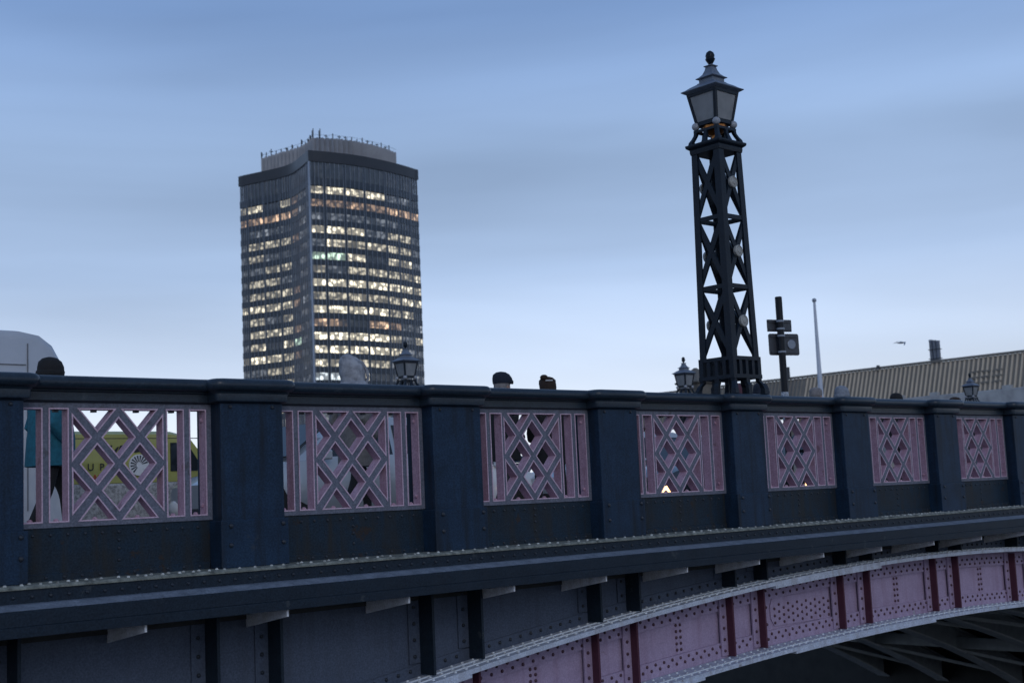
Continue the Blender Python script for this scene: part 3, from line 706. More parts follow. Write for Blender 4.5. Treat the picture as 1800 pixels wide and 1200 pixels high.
loc(MB().box(RXr-.25, RXr+.25, Y0b, Y1b, RZr+.05, RZr+.32).build('ridge_cap', 'roof_old', bd))
loc(MB().prism_y([(144.6, 8.1), (144.6, 9.7), (145.3, 9.85), (147.4, 9.0), (147.4, 8.1)], Y0b, 92).build('parapet_fascia', 'fascia_white', bd))
loc(MB().box(144.3, 147.4, Y0b, 92.2, 7.7, 8.05).build('cornice', 'fascia_white', bd))
for y, h in ((107.0, 1.7), (117.5, 1.8), (93.0, .5), (70, .5)):
    loc(MB().tube((147.2, y, 14), (147.2, y, 14+h), .22).build('vent_pipe', 'antenna', bd))
for k in range(5):
    y = 88.2-4.7*k; loc(MB().box(144.7, 145.3, y, y+1.1, 9.70, 10.2).build('roof_hatch', 'fascia_white', bd))
for zc in (10.7, 11.4, 12.1):
    for k in range(3):
        y = 79.0-1.5*k; xx = RXe+(zc-RZe)/(RZr-RZe)*(RXr-RXe); loc(MB().box(xx-.12, xx+.3, y, y+1.1, zc+.05, zc+.28).build('roof_vent', 'roof_old', bd))
# windows in the long wall
for k in range(20):
    y = 24+6*k
    for z in (0, 4.2): loc(MB().box(147.42, 147.6, y, y+2.4, z, z+2.2).build('window', 'car_glass', bd))

fl = tag(empty('flagpole', (130.2, 90.2, -4)), 'tall pale tapered flagpole standing before the ribbed roof', 'flagpole')
MB().lathe([(.36, 0), (.34, 9), (.27, 16), (.15, 25.2)], seg=14).build('pole', 'pole_white', fl, smooth=True)
MB().lathe([(.15, 25.2), (.25, 25.3), (.26, 25.5), (.15, 25.65)], seg=12).build('finial', 'steel', fl, smooth=True)

fu = tag(empty('flue_stack', (164.3, 94.6, -4)), 'cluster of steel flue pipes rising behind the ribbed roof', 'chimney')
for k in range(3):
    MB().lathe([(.26, 0), (.26, 22.6-.12*k), (.29, 22.65-.12*k), (.29, 22.85-.12*k)], (-.05*k, .58-.56*k, 0), 12).build('pipe', 'steel', fu, smooth=True)
for z in (18.8, 20.1, 21.4): MB().box(-.40, .30, -.84, .87, z, z+.1).build('clamp', 'antenna', fu)

g = tag(empty('gull', (65.8, 40.0, 7.6), R(-35)), 'gull gliding in the sky above the ribbed roof', 'bird')
b = MB(); b.loft([[(x, r*math.cos(2*math.pi*i/8), r*.8*math.sin(2*math.pi*i/8)) for i in range(8)] for x, r in ((-.24, .015), (-.14, .05), (0, .065), (.12, .05), (.18, .035), (.22, .03), (.27, .008))]); b.build('body', 'gull', g, smooth=True)
for s_ in (-1, 1):
    b = MB(); st = [(0, .10, .02), (.25, .13, .10 if s_ > 0 else .02), (.5, .02, .12 if s_ > 0 else -.10), (.72, -.12, .05 if s_ > 0 else -.22)]
    rings = [[(x+.09*(1-i/4), s_*y, z), (x-.09*(1-i/4)-.005, s_*y, z-.005), (x, s_*y, z+.012)] for i, (y, x, z) in enumerate(st)]
    b.loft(rings); b.build('wing', 'gull', g, smooth=True)
b = MB(); b.add([(-.22, -.015, 0), (-.22, .015, 0), (-.36, .06, 0), (-.36, -.06, 0), (-.3, 0, .012)], [(0,1,4), (1,2,4), (2,3,4), (3,0,4), (0,3,2,1)]); b.build('tail', 'gull', g)

# ------------------------------------------------------------------ office tower
TW = tag(empty('office_tower', (226.4, 343.2, -4)), 'tall dark glass office tower with curved faces and many lit windows', 'tower')
TL = Vector((226.4, 343.2, -4))
def tpart(b, name, m, par=None):
    o = b.build(name, m, par or TW)
    if par is None: o.location = -TL
    return o
LY = [(343.2, 226.4), (347, 227.6), (350.5, 228.6), (354.7, 229.7), (358, 230.6), (361.7, 231.0), (366.6, 230.4), (370, 229.4), (374.1, 228.2), (379, 226.6), (384.1, 225.1)]
RX = [(226.4, 343.2), (232.3, 341.7), (239.3, 340.4), (246.0, 340.1), (250, 340.4), (255.7, 341.0), (261.1, 342.0), (266, 343.2), (271.2, 344.8)]
def interp(tab, t):
    if t <= tab[0][0]: return tab[0][1]
    for (a, u), (c, v) in zip(tab, tab[1:]):
        if t <= c: k = (t-a)/(c-a); return u+(v-u)*k
    return tab[-1][1]
def smooth_interp(tab, t, wd=1.5): return sum(interp(tab, min(max(t+d*wd, tab[0][0]), tab[-1][0])) for d in (-1, -.5, 0, .5, 1))/5
def ptL(y, off=0):   # off = outward (towards -X)
    e = .5; x = smooth_interp(LY, y); d = smooth_interp(LY, y+e)-smooth_interp(LY, y-e); n = Vector((-2*e, d)).normalized(); return Vector((x, y))+n*off
def ptR(x, off=0):
    e = .5; y = smooth_interp(RX, x); d = smooth_interp(RX, x+e)-smooth_interp(RX, x-e); n = Vector((d, -2*e)).normalized(); return Vector((x, y))+n*off
outL = [ptL(384.1-(384.1-343.2)*k/28) for k in range(29)]; outR = [ptR(226.4+(271.2-226.4)*k/28) for k in range(1, 29)]
outline = outL+outR
back = [Vector((272, 360)), Vector((271, 386)), Vector((248, 388))]
def closed(off):   # whole outline moved inwards by off
    return [ptL(384.1-(384.1-343.2)*k/28, -off)+(Vector((0, -off)) if k == 0 else Vector((0, 0))) for k in range(28)]+[Vector((226.4+off, 343.2+off))]+[ptR(226.4+(271.2-226.4)*k/28, -off)+(Vector((-off, 0)) if k == 28 else Vector((0, 0))) for k in range(1, 29)]+[Vector((272-off, 360)), Vector((271-off, 386-off)), Vector((248, 388-off))]
tpart(MB().prism_z(closed(1.0), -4, 109), 'core', 'tower_black')
tpart(MB().prism_z(closed(-.25), 108.4, 111.9), 'roof_band', 'tower_black')
PIT = 4.26; Z1 = 99.3; WH = 1.14
for k in range(-1, 23):
    if k == -1: za, zb = 100.75, 103.1
    else: za, zb = Z1-PIT*k-PIT+WH, Z1-PIT*k-WH
    tpart(MB().prism_z(closed(0), za, zb), 'spandrel', 'tower_spandrel')
BR = [(226.9, 230.9), (231.8, 237.8), (238.6, 245.2), (246.0, 254.2), (255.0, 260.0), (260.7, 266.4), (267.1, 270.9)]
BL = [(383.7, 381.2), (380.4, 374.2), (373.6, 367.4), (366.6, 361.5), (360.5, 355.2), (354.2, 347.2), (346.3, 343.7)]
Wm, Or, Cl, Gr, Bl = (1, .90, .68), (1, .66, .42), (.85, .95, 1), (.75, 1, .78), (.50, .54, .60)
TR = ["3 3 3 3 1 1 0", "o o o o p p p", "1 1 1 1 1 0 0", "3 3 3 1 2 2 1", "1 2 2 2 2 2 1", "g g 3 0 2 2 1", "2 1 2 3 2 2 2", "4 4 4 4 3 3 2", "2 2 2 2 2 2 2", "4 4 4 4 2 2 0", "p q 0 p o 1 1", "4 4 4 4 2 1 3", "4 4 4 4 3 1 1", "2 2 2 2 1 1 1", "c c 2 0 1 1 1", "2 2 1 2 1 0 1", "3 2 2 2 1 1 1", "1 2 1 1 0 1 1", "2 1 2 2 1 1 0", "1 1 0 2 1 1 1", "1 2 1 1 1 0 1", "0 1 1 0 1 1 0", "1 0 1 1 0 1 0"]
TLr = ["2 3 0 3 o 1 1", "o p p p o 1 1", "0 1 1 1 0 1 0", "1 2 3 2 o 1 1", "1 2 1 1 0 1 1", "1 1 2 2 0 1 1", "1 2 2 1 0 1 1", "1 2 2 3 o 1 1", "3 3 3 3 o 1 1", "1 2 1 2 0 1 1", "1 3 3 2 o 1 1", "1 2 0 2 g 1 1", "2 4 3 2 o 1 1", "1 1 2 2 0 1 1", "1 1 2 2 0 1 1", "1 2 1 1 0 1 1", "1 1 2 1 0 1 0", "1 1 1 2 0 1 1", "0 1 1 1 0 1 1", "1 1 0 1 0 1 0", "0 1 1 1 0 0 1", "1 0 1 0 0 1 0", "0 1 0 1 0 0 0"]  # last two bays: sky reflection put in as a dim glow
LEV = {'0': (Bl, .015), '1': (Bl, .13), '2': (Wm, .34), '3': (Wm, .66), '4': (Wm, .95), 'o': (Or, .16), 'p': (Or, .30), 'q': (Or, .5), 'g': (Gr, .62), 'c': (Cl, .6)}
def window(pt, a, c, za, zb, npan, code, vary=True):
    b = MB(); lit = []; e_ = .14 if c > a else -.14; a -= e_; c += e_
    for q in range(npan):
        t0, t1 = a+(c-a)*q/npan, a+(c-a)*(q+1)/npan; g_ = (t1-t0)*.035
        p0, p1 = pt(t0+g_, -.13), pt(t1-g_, -.13); b.add([(p0.x, p0.y, za), (p1.x, p1.y, za), (p1.x, p1.y, zb), (p0.x, p0.y, zb)], [(0,1,2,3)])
        v = random.choice((.7, .9, 1, 1, 1.1)) if code not in '01' else random.choice((.5, .8, 1, 1.2))
        if code in '12o' and random.random() < .12: v *= 2.4
        if code in '34' and random.random() < .05: v = .4
        if code == 'p' and q == npan-1: v = 2.2
        if code == 'q' and q >= npan/2: v = .05
        lit += [v]*4
    me = b.mesh('window', 'tower_window')
    at = me.attributes.new('lit', 'FLOAT', 'POINT'); at.data.foreach_set('value', lit)
    o = link('window', me, TW); o.location = -TL
    c3, l = LEV[code]; l *= random.uniform(.8, 1.05)*(.78 if pt is ptL else 1); o.color = (c3[0]*l, c3[1]*l, c3[2]*l, 1)
    return o
for k in range(23):
    za, zb = Z1-PIT*k-WH, Z1-PIT*k+WH
    for q, (a, c) in enumerate(BR): window(ptR, a, c, za, zb, 4 if c-a > 4.3 else 3, TR[k].split()[q])
    for q, (a, c) in enumerate(BL): window(ptL, a, c, za, zb, 4 if a-c > 3.9 else 3, TLr[k].split()[q])
for q, (a, c) in enumerate(BR): window(ptR, a, c, 103.2, 108.3, 4, '0')
for q, (a, c) in enumerate(BL): window(ptL, a, c, 103.2, 108.3, 4, '0')
# transom in the tall plant storey, solid piers between the bays, thin pale mullion fins
tpart(MB().prism_z(closed(.25), 105.6, 105.85), 'transom', 'tower_black')
def vert(pt, t, half, o0, o1, z0, z1, name, m):
    a, c, d, e = pt(t-half, o0), pt(t+half, o0), pt(t+half, o1), pt(t-half, o1)
    tpart(MB().prism_z([a, c, d, e], z0, z1), name, m)
for B_, pt in ((BR, ptR), (BL, ptL)):
    for (a, c), (d, e) in zip(B_, B_[1:]): vert(pt, (c+d)/2, abs(d-c)/2-.13, -.6, .03, -4, 108.3, 'pier', 'tower_spandrel')
    for (a, c) in B_:
        n = 4 if abs(c-a) > 4 else 3
        for q in range(n+1): vert(pt, a+(c-a)*q/n, .04, -.1, .1, -4, 108.35, 'mullion', 'tower_fin')
a = Vector((226.4, 343.2)); tpart(MB().prism_z([a+Vector((-.18, -.18)), a+Vector((.25, -.2)), a+Vector((.25, .25)), a+Vector((-.2, .25))], -4, 108.3), 'corner_fin', 'tower_fin')
# ribbed concrete plant room and its aerials
def crown_pts(n, amp):
    pts = []
    key = [(233.0, 382.5), (234.4, 372), (236.0, 364), (235.6, 358.5), (233.4, 351.4)]; key2 = [(233.4, 351.4), (240, 348.0), (246, 347.0), (254, 347.5), (261, 349), (267.8, 351.6)]
    def walk(K, m):
        segs = [(Vector(K[i+1])-Vector(K[i])).length for i in range(len(K)-1)]; tot = sum(segs); res = []
        for j in range(m):
            d = tot*j/m
            for i, sl in enumerate(segs):
                if d <= sl: res.append(Vector(K[i]).lerp(Vector(K[i+1]), d/sl)); break
                d -= sl
        return res
    base = walk(key, n)+walk(key2, n+8)+[Vector(key2[-1])]
    for j, p in enumerate(base):
        q = base[min(j+1, len(base)-1)]-base[max(j-1, 0)]; nn = Vector((q.y, -q.x)).normalized(); pts.append(p+nn*(amp if j % 2 else 0)*-1)
    return pts
cp = crown_pts(34, 1.5)+[Vector((267, 378)), Vector((250, 384))]
tpart(MB().prism_z(cp, 111, 119.2), 'plant_room', 'concrete_pale')
cp2 = crown_pts(24, 0)
for j in range(0, len(cp2)-3, 2):
    p = cp2[j]+Vector((.9, 1.2)); h = random.choice((.9, 1.3, 1.8, 2.4, 1.2)); b = MB(); b.box(p.x-.12, p.x+.12, p.y-.12, p.y+.12, 119.1, 119.2+h)
    if random.random() < .5: b.box(p.x-.7, p.x+.7, p.y-.1, p.y+.1, 119.2+h*.6, 119.4+h*.6)
    if random.random() < .35: b.box(p.x-.3, p.x+.3, p.y-.35, p.y-.13, 119.2+h*.3, 119.2+h*.85)
    if j in (24, 26, 62): b.box(p.x-.1, p.x+.1, p.y-.1, p.y+.1, 119.2, 121.9); b.box(p.x+.3, p.x+.5, p.y-.1, p.y+.1, 119.2, 122.6)
    tpart(b, 'aerial', 'antenna')
rl = MB()
pts = crown_pts(24, 0)
for p, q in zip(pts, pts[1:]): rl.tube((p.x+.4, p.y+.5, 120.2), (q.x+.4, q.y+.5, 120.2), .045, seg=4)
tpart(rl, 'guard_rail', 'antenna')

# ------------------------------------------------------------------ vehicles on the bridge
def wheel(root, x, y, r=.31):
    t = MB(); t.loft([[(x+rr*math.cos(2*math.pi*i/20), y+yy, r+rr*math.sin(2*math.pi*i/20)) for i in range(20)] for rr, yy in ((r*.62, -.1), (r*.95, -.1), (r, -.06), (r, .06), (r*.95, .1), (r*.62, .1))]); tw = t.build('tyre', 'tyre', root, smooth=True)
    t = MB(); t.loft([[(x+rr*math.cos(2*math.pi*i/20), y+yy, r+rr*math.sin(2*math.pi*i/20)) for i in range(20)] for rr, yy in ((r*.6, -.09), (r*.55, -.06), (r*.2, -.085), (r*.2, .085), (r*.55, .06), (r*.6, .09))]); t.build('rim', 'rim', tw)
def car(name, loc, rz, paint, label, lights=True, group='cars crossing the bridge'):
    root = tag(empty(name, loc, rz), label, 'car', group)
    # x forward; body lofted from cross-sections along x
    sec = [(-2.05, .42, .80, .62), (-1.98, .30, .92, .74), (-1.6, .26, .98, .80), (-.6, .24, .98, .83), (.7, .24, .96, .83), (1.3, .24, .88, .81), (1.85, .28, .76, .74), (2.05, .40, .66, .62)]
    rings = []
    for x, z0, z1, hy in sec:
        rings.append([(x, -hy*.92, z0), (x, hy*.92, z0), (x, hy, z0+.14), (x, hy*1.02, (z0+z1)/2+.05), (x, hy*.95, z1), (x, hy*.5, z1+.02), (x, -hy*.5, z1+.02), (x, -hy*.95, z1), (x, -hy*1.02, (z0+z1)/2+.05), (x, -hy, z0+.14)])
    b = MB(); b.loft(rings); b.build('body', paint, root, smooth=True)
    cab = [(-1.75, .90, .70), (-1.35, 1.36, .58), (-.9, 1.46, .56), (-.1, 1.47, .56), (.35, 1.40, .57), (1.15, .90, .70)]
    zz = lambda x: .93
    b = MB(); b.loft([[(x, -hy if z < 1 else -hy, z), (x, hy, z), (x, .74, .9), (x, -.74, .9)] if z > 1 else [(x, -hy, z), (x, hy, z), (x, hy, .88), (x, -hy, .88)] for x, z, hy in cab]); b.build('cabin', paint, root, smooth=True)
    for s in (-1, 1):
        def side(x0, x1, x2, x3, nm='side_window'):
            q = lambda x, z: (x, s*(.745-(z-.9)*.33), z)
            bb = MB(); A = [q(x0, .95), q(x1, .95), q(x2, 1.36), q(x3, 1.36)]; B_ = [(p[0], p[1]+s*.012, p[2]) for p in A]; bb.loft([A, B_]); bb.build(nm, 'car_glass', root)
        side(-1.35, -.42, -.42, -1.08); side(-.34, .86, .30, -.34)
        MB().box(.72, .86, s*.80, s*.95, .92, 1.04).build('mirror', paint, root, bev=.02)
        hl = MB().sphere((1.98, s*.56, .41), .11, .18, .13).build('headlight', 'headlight' if lights else 'lamp_lens', root, smooth=True)
        MB().sphere((-1.97, s*.60, .76), .08, .13, .10).build('tail_light', 'tail_light', root, smooth=True)
        for x in (-1.28, 1.30): wheel(root, x, s*.72)
    MB().loft([[(.48, -.52, 1.39), (.48, .52, 1.39), (.50, .52, 1.41), (.50, -.52, 1.41)], [(1.10, -.62, .97), (1.10, .62, .97), (1.14, .62, .985), (1.14, -.62, .985)]]).build('windscreen', 'car_glass', root)
    MB().loft([[(-1.40, -.50, 1.36), (-1.40, .50, 1.36), (-1.44, .50, 1.37), (-1.44, -.50, 1.37)], [(-1.70, -.60, .99), (-1.70, .60, .99), (-1.75, .60, .995), (-1.75, -.60, .995)]]).build('rear_window', 'car_glass', root)
    MB().box(-2.07, -2.03, -.26, .26, .52, .63).build('number_plate', 'car_white', root)
    return root
car('silver_car', (9.7, 14.2, Z_ROAD), math.pi, 'car_silver', 'silver car seen behind the second lattice panel from the left', lights=False)
car('white_car', (14.6, 18.4, Z_ROAD), 0, 'car_white', 'white car on the far lane behind the grey hooded walker')
car('silver_car', (18.3, 17.3, Z_ROAD), math.pi, 'car_silver', 'silver car on the far lane behind the third lattice panel')
hc = car('dark_car', (16.9, 13.946, Z_ROAD), math.pi, 'car_dark', 'small dark car with glowing lights behind the fourth lattice panel'); hc.scale = (.85, .85, .85)
car('dark_car', (21.02, 14.2, Z_ROAD), math.pi, 'car_dark', 'dark car with one bright headlight behind the fifth lattice panel')

# yellow advertising car with speckled lower half behind the first panel
yv = tag(empty('yellow_van', (7.5, 17.0, Z_ROAD)), 'small yellow van with speckled grey lower half, lettering and stickers', 'van')
def vanloft(prof, hy, tuck): return [[(x, -hy(x)*k, z) for x, z, k in prof]]
b = MB(); up = [(-1.9, .78), (-1.9, 1.28), (-1.75, 1.41), (-1.2, 1.46), (.9, 1.46), (1.15, 1.40), (1.42, 1.05), (1.52, .78)]
b.loft([[(x*(1 if k else 1), y, .78+(z-.78)*zz) for x, z in up] for k, y, zz in ((0, -.80, .93), (1, -.72, .99), (1, -.4, 1.03), (1, .4, 1.03), (1, .72, .99), (0, .80, .93))]); b.build('upper_body', 'car_yellow', yv, smooth=True)
b = MB(); lo = [(-1.92, .30), (-1.92, .779), (1.53, .779), (2.05, .66), (2.12, .40), (2.05, .30)]
b.loft([[(x, y, z) for x, z in lo] for y in (-.815, .815)]); b.build('lower_body', 'speckle', yv, bev=.03)
for s in (-1, 1):
    for x in (-1.25, 1.30): wheel(yv, x, s*.74, .29)
    MB().sphere((2.02, s*.58, .60), .1, .13, .09).build('headlight', 'lamp_lens', yv, smooth=True)
MB().loft([[(1.20, -.6, 1.37), (1.20, .6, 1.37), (1.23, .6, 1.38), (1.23, -.6, 1.38)], [(1.50, -.66, .84), (1.50, .66, .84), (1.54, .66, .85), (1.54, -.66, .85)]]).build('windscreen', 'car_glass', yv)
def text(s_, x, z, size, m, par, y, rot=0):
    cu = bpy.data.curves.new('lettering', 'FONT'); cu.body = s_; cu.size = size; cu.extrude = .003
    t = bpy.data.objects.new('lettering', cu); COL.objects.link(t); me = bpy.data.meshes.new_from_object(t.evaluated_get(bpy.context.evaluated_depsgraph_get())); bpy.data.objects.remove(t)
    me.materials.clear(); me.materials.append(M[m]); o = link('lettering', me); o.parent = par; o.location = (x, y, z); o.rotation_euler = (R(90), rot, 0); return o
text('U  P', -.31, .95, .13, 'ink', yv, -.818); text('LAST!', -.30, .82, .11, 'red_ink', yv, -.822)
b = MB(); b.loft([[(.40+r*math.cos(2*math.pi*i/24), y, 1.01+r*math.sin(2*math.pi*i/24)) for i in range(24)] for r, y in ((.14, -.80), (.14, -.824))]); b.build('sticker', 'sticker_white', yv)
b = MB()
for i in range(11):
    a = .3+2*math.pi*i/17; b.add([(.40+rr*math.cos(a+da), -.8265, 1.01+rr*math.sin(a+da)) for rr, da in ((.04, -.12), (.125, -.1), (.125, .1), (.04, .12))], [(0,1,2,3)])
b.build('sticker_rays', 'sign_grey', yv)
MB().box(-1.86, 1.28, -.801, -.78, 1.355, 1.365).build('gutter', 'ink', yv)
for x in (-.75, .78): MB().box(x-.004, x+.004, -.8175, -.80, .80, 1.35).build('door_seam', 'ink', yv)
MB().loft([[(x, y, z) for x, z in ((.86, .92), (1.36, .92), (1.10, 1.30), (.86, 1.30))] for y in (-.800, -.812)]).build('side_window', 'car_glass', yv)
MB().box(-1.0, -.85, -.83, -.815, .60, .63).build('door_handle', 'ink', yv)
b = MB(); b.loft([[(.13+.10*math.cos(2*math.pi*i/9)*(1 if i % 2 else .7), y, 1.06+.11*math.sin(2*math.pi*i/9)*(1 if i % 3 else .7)) for i in range(9)] for y in (-.80, -.823)]); b.build('sticker', 'red_ink', yv)
b = MB(); b.loft([[(.38+.13*math.cos(2*math.pi*i/7)*(1 if i % 2 else .6), y, 1.24+.07*math.sin(2*math.pi*i/7)) for i in range(7)] for y in (-.79, -.812)]); b.build('sticker', 'ink', yv)
for k in range(4):
    b = MB(); cx, cz = -.10+.09*k, 1.20+.02*(k % 2); b.loft([[(cx+.045*math.cos(2*math.pi*i/6), y, cz+.06*math.sin(2*math.pi*i/6+k)) for i in range(6)] for y in (-.79, -.816)]); b.build('sticker', 'ink', yv)

# tall pale van, its rounded end rising above the parapet at the far left
vn = tag(empty('panel_van', (3.50, 15.4, Z_ROAD-.04)), 'tall pale grey panel van above the parapet at far left', 'van')
sidep = [(-2.7, .35), (-2.7, 2.30), (-2.6, 2.46), (-2.3, 2.53), (2.15, 2.53), (2.38, 2.49), (2.53, 2.38), (2.62, 2.22), (2.70, 1.90), (2.74, 1.45), (2.75, .35)]
b = MB(); b.loft([[(x*(1 if z < 2.2 else kx), y, z-(dz if z > 2.0 else 0)) for x, z in sidep] for y, dz, kx in ((-.98, .10, .985), (-.93, .03, .995), (-.75, 0, 1), (.75, 0, 1), (.93, .03, .995), (.98, .10, .985))]); b.build('body', 'van_grey', vn, smooth=True)
for z in (2.12, 1.86): MB().box(-2.6, 2.20, -.990, -.975, z-.005, z+.005).build('seam', 'seam', vn)
b = MB(); b.loft([[(2.22+dx, -.985+dy, z) for dx, dy in ((-.006, -.004), (.006, -.004), (.006, .02), (-.006, .02))] for z, dx0 in ((.5, 0), (2.36, 0))]); b.build('door_seam', 'seam', vn)
for s in (-1, 1):
    for x in (-1.7, 1.7): wheel(vn, x, s*.86, .35)
    MB().box(2.70, 2.76, s*.80, s*.95, .7, 1.0).build('tail_light', 'red_ink', vn)
MB().box(2.73, 2.755, -.62, .62, 1.45, 1.95).build('rear_window', 'car_glass', vn)

# ------------------------------------------------------------------ people on the near footway
def person(loc, face, height, coat, trousers, label, head='hat', hat='cloth_black', hair='cloth_brown_hair', coat_len=.52, stride=.16, group='people walking along the footway', bulk=1):
    root = tag(empty('person', loc, face), label, 'person', group); h = height/1.72
    # skeleton, facing +x; joints in metres for a 1.72 m figure
    J = {'pel': (0, 0, .93, .13, .15), 'sp': (.0, 0, 1.12, .12, .145), 'ch': (.01, 0, 1.32, .125, .165), 'nk': (.015, 0, 1.47, .058, .058), 'jaw': (.04, 0, 1.56, .072, .064), 'cr': (.025, 0, 1.635, .092, .078), 'tp': (.015, 0, 1.685, .05, .045)}
    E = [('pel', 'sp'), ('sp', 'ch'), ('ch', 'nk'), ('nk', 'jaw'), ('jaw', 'cr'), ('cr', 'tp')]
    for s, n in ((-1, 'r'), (1, 'l')):
        d = stride*s
        J.update({'hip'+n: (0, .09*s, .88, .095, .095), 'kn'+n: (.06+d*.8, .1*s, .5, .062, .062), 'an'+n: (d*1.5-.02, .1*s, .10, .042, .042), 'to'+n: (d*1.5+.15, .11*s, .045, .035, .045),
                  'sh'+n: (0, .185*s, 1.40, .06, .06), 'el'+n: (-.07, .26*s, 1.12, .045, .045), 'wr'+n: (.09, .22*s, .96, .034, .034), 'ha'+n: (.14, .17*s, .92, .032, .03)})
        E += [('pel', 'hip'+n), ('hip'+n, 'kn'+n), ('kn'+n, 'an'+n), ('an'+n, 'to'+n), ('ch', 'sh'+n), ('sh'+n, 'el'+n), ('el'+n, 'wr'+n), ('wr'+n, 'ha'+n)]
    J['nose'] = (.128, 0, 1.59, .016, .014); E.append(('jaw', 'nose'))
    names = list(J); me = bpy.data.meshes.new('body'); me.from_pydata([tuple(c*h for c in J[n][:3]) for n in names], [(names.index(a), names.index(b)) for a, b in E], [])
    o = bpy.data.objects.new('body', me); COL.objects.link(o)
    md = o.modifiers.new('skin', 'SKIN'); md.use_smooth_shade = True; o.modifiers.new('sub', 'SUBSURF').levels = 1
    sv = me.skin_vertices[0].data
    for i, n in enumerate(names): sv[i].radius = (J[n][3]*h, J[n][4]*h); sv[i].use_root = (n == 'pel')
    dg = bpy.context.evaluated_depsgraph_get(); ev = bpy.data.meshes.new_from_object(o.evaluated_get(dg)); bpy.data.objects.remove(o)
    for m in ('skin', coat, trousers, 'cloth_black'): ev.materials.append(M[m])
    for p in ev.polygons:
        z = p.center.z/h; p.material_index = 0 if z > 1.475 else (1 if z > .9 or abs(p.center.y) > .17*h else (3 if z < .09 else 2)); p.use_smooth = True
    link('body', ev, root)
    for s in (-1, 1):
        MB().sphere((.108*h, s*.032*h, 1.622*h), .011).build('eye', 'eye', root)
        MB().sphere((.02*h, s*.083*h, 1.60*h), .022, .012, .033).build('ear', 'skin', root, smooth=True)
    # coat: a loose shell over the torso
    prof = [(.075, .085, 1.475), (.10, .155, 1.44), (.145, .215, 1.38), (.155, .225, 1.28), (.155, .21, 1.12), (.165, .215, 1.0), (.175, .225, 1.44-coat_len), (.165, .215, 1.44-coat_len-.005)]
    rings = []
    for rx, ry, z in prof:
        ring = []
        for i in range(20):
            a = 2*math.pi*i/20; wv = 1+.03*math.sin(5*a+z*9)+.02*math.sin(11*a+z*23); ring.append((rx*wv*bulk*math.cos(a)*h+.005, ry*wv*math.sin(a)*h, z*h))
        rings.append(ring)
    b = MB(); b.loft(rings); b.build('coat', coat, root, smooth=True)
    for s in (-1, 1):
        b = MB(); pts = [(0, .18, 1.405, .072), (-.03, .235, 1.26, .072), (-.07, .265, 1.12, .066), (.02, .25, 1.02, .058), (.10, .215, .95, .052)]
        pr = [Vector((x*h, s*y*h, z*h)) for x, y, z, r in pts]; rr = []
        for i, p in enumerate(pr):
            d = (pr[min(i+1, 4)]-pr[max(i-1, 0)]).normalized(); a_ = d.cross(Vector((0, 1, 0))).normalized(); c_ = d.cross(a_); rr.append([p+(a_*math.cos(2*math.pi*k/10)+c_*math.sin(2*math.pi*k/10))*pts[i][3]*h for k in range(10)])
        b.loft(rr); b.build('sleeve', coat, root, smooth=True)
    def dome(name, m, prof, cx=.02, wave=.0):
        b = MB(); b.loft([[((cx+dx)*h+rx*h*math.cos(2*math.pi*i/22)*(1+wave*random.uniform(-1, 1)), ry*h*math.sin(2*math.pi*i/22)*(1+wave*random.uniform(-1, 1)), z*h) for i in range(22)] for rx, ry, z, dx in prof]); return b.build(name, m, root, smooth=True)
    def hairpiece(m, low=1.50, wave=.03, big=0): dome('hair', m, [(.07, .07, low, -.045), (.088+big, .086+big, low+.06, -.03), (.10+big, .096+big, 1.60, -.018), (.113+big, .10+big, 1.65, -.008), (.108+big, .095+big, 1.69, -.005), (.085, .075, 1.722, -.005), (.03, .03, 1.738, -.01)], wave=wave)
    if head == 'beanie':
        dome('hat', hat, [(.112, .105, 1.575, -.02), (.124, .114, 1.63, -.008), (.122, .113, 1.67, -.01), (.105, .098, 1.72, -.014), (.07, .066, 1.752, -.018), (.02, .02, 1.765, -.02)], wave=.03); dome('hat_brim', hat, [(.117, .11, 1.578, -.018), (.131, .121, 1.588, -.015), (.134, .124, 1.62, -.012), (.127, .117, 1.636, -.012), (.115, .106, 1.637, -.012)], wave=.012); dome('hair', hair, [(.07, .075, 1.50, -.04), (.09, .09, 1.55, -.03), (.10, .1, 1.605, -.015)])
    elif head == 'flatcap':
        hairpiece(hair, 1.51); dome('cap', hat, [(.122, .108, 1.63, -.004), (.136, .115, 1.66, .006), (.128, .112, 1.70, -.002), (.105, .098, 1.742, -.016), (.06, .06, 1.77, -.022), (.015, .015, 1.778, -.024)])
        b = MB(); b.loft([[(x*h, y*h, z*h) for x, y, z in ((.09, -.085, 1.655), (.15, -.06, 1.64), (.195, 0, 1.628), (.15, .06, 1.64), (.09, .085, 1.655))], [(x*h, y*h, (z+.012)*h) for x, y, z in ((.09, -.085, 1.67), (.15, -.06, 1.652), (.195, 0, 1.634), (.15, .06, 1.652), (.09, .085, 1.67))]]); b.build('peak', hat, root)
        dome('collar', coat, [(.09, .11, 1.44, -.02), (.105, .115, 1.50, -.03), (.10, .11, 1.535, -.035)])
    elif head == 'hood':
        b = MB(); rings = []
        for rx, ry, z, dx in ((.15, .16, 1.40, -.02), (.135, .128, 1.48, -.02), (.138, .12, 1.55, -.015), (.142, .122, 1.61, -.022), (.138, .118, 1.67, -.034), (.122, .105, 1.725, -.052), (.092, .082, 1.77, -.068), (.05, .046, 1.80, -.085), (.012, .012, 1.812, -.095)):
            ring = []
            for i in range(26):
                a = R(42)+R(276)*i/25; ring.append((((.02+dx)+rx*math.cos(a)*(1+.05*math.sin(9*i+z*31)+random.uniform(-.035, .035)))*h, ry*math.sin(a)*(1+.05*math.cos(7*i+z*47))*h, z*h))
            for i in range(26):
                a = R(318)-R(276)*i/25; ring.append((((.02+dx)+(rx-.018)*math.cos(a))*h, (ry-.018)*math.sin(a)*h, z*h))
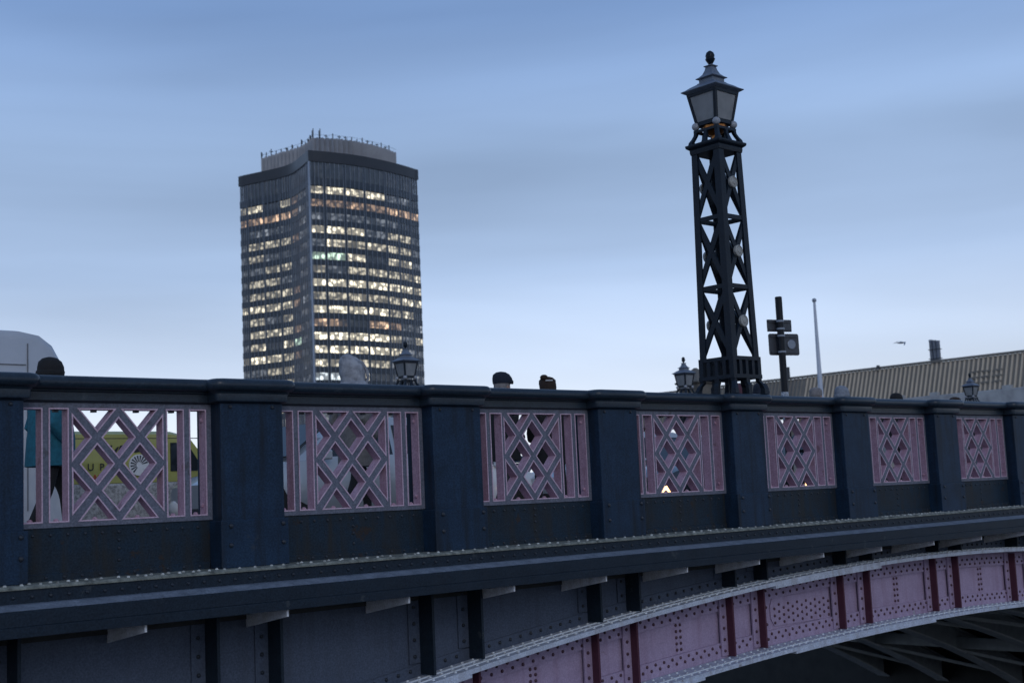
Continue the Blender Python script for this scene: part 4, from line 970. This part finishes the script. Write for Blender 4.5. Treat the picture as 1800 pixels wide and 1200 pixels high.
            rings.append(ring)
        b.loft(rings); b.build('hood', hat, root, smooth=True); hairpiece(hair, 1.56)
        for zz0, zz1, xx in ((1.47, 1.70, .095),):
            b = MB(); pts = [(xx-.005, -.10, 1.48), (xx+.02, -.107, 1.56), (xx+.012, -.10, 1.64), (xx-.02, -.07, 1.715), (xx-.035, 0, 1.755), (xx-.02, .07, 1.715), (xx+.012, .10, 1.64), (xx+.02, .107, 1.56), (xx-.005, .10, 1.48)]
            for p, q in zip(pts, pts[1:]): b.tube([c*h for c in p], [c*h for c in q], .017*h, seg=7)
            b.build('hood_trim', hat, root, smooth=True)
        dome('collar', hat, [(.165, .19, 1.40, -.01), (.17, .17, 1.46, -.015), (.15, .14, 1.51, -.01), (.13, .12, 1.53, -.01)], wave=.06)
    elif head == 'hair': hairpiece(hair, 1.47, .05, .008)
    elif head == 'shorthair': hairpiece(hair, 1.535, .05, .002)
    elif head == 'bun':
        hairpiece(hair, 1.48, .05, .01); b = MB(); b.sphere((-.04*h, .065*h, 1.725*h), .05, .05, .035); b.build('bun', hair, root, smooth=True)
        MB().box(-.118*h, -.108*h, -.02*h, .075*h, 1.675*h, 1.687*h).build('hair_clip', 'cloth_white_cloth', root)
    return root
ZP = Z_PAV
P_ = person
P_((4.72, 11.4, ZP), 0, 1.63, 'cloth_turquoise', 'cloth_black', 'person in black hat and turquoise coat by the far left pilaster', 'beanie', 'cloth_black', 'cloth_black', .70, bulk=1.3)
P_((7.62, 10.85, ZP), 0, 1.66, 'cloth_grey_fur', 'cloth_black', 'person with pale grey hood up, in front of the lit tower', 'hood', 'hood_cloth', 'cloth_brown_hair', .80)
P_((10.5, 11.85, ZP), 0, 1.70, 'cloth_black', 'cloth_charcoal', 'person in dark flat cap with grey hair, facing right', 'flatcap', 'cloth_navy', 'cloth_grey_hair', .75)
P_((11.04, 11.6, ZP), R(70), 1.67, 'cloth_black', 'cloth_black', 'person with dark pinned-up hair and pale hair clip, seen from behind', 'bun', 'cloth_black', 'cloth_brown_hair', .80)
P_((14.72, 11.6, ZP), math.pi, 1.65, 'cloth_charcoal', 'cloth_black', 'person in maroon hat seen through the base of the tall lamp', 'beanie', 'cloth_maroon', 'cloth_brown_hair', .7)
P_((15.0, 11.4, ZP), 0, 1.65, 'cloth_navy', 'cloth_black', 'person in navy hat seen at the right of the tall lamp base', 'beanie', 'cloth_navy', 'cloth_black', .7)
P_((17.1, 11.95, ZP), 0, 1.70, 'cloth_tan', 'cloth_charcoal', 'bareheaded person with short grey hair, right of the sign post', 'shorthair', 'cloth_black', 'cloth_grey_hair', .75)
P_((17.36, 11.65, ZP), 0, 1.68, 'cloth_charcoal', 'cloth_black', 'person in grey knitted hat with dark collar beside the grey-haired one', 'beanie', 'cloth_knit_grey', 'cloth_grey_hair', .7)
P_((19.46, 12.0, ZP), 0, 1.64, 'cloth_black', 'cloth_black', 'person in dark pointed hat alone below the ribbed roof', 'beanie', 'cloth_black', 'cloth_black', .7)
P_((20.9, 11.75, ZP), 0, 1.60, 'cloth_charcoal', 'cloth_black', 'dark-haired person barely showing over the handrail near the right lantern', 'hair', 'cloth_black', 'cloth_brown_hair', .7)
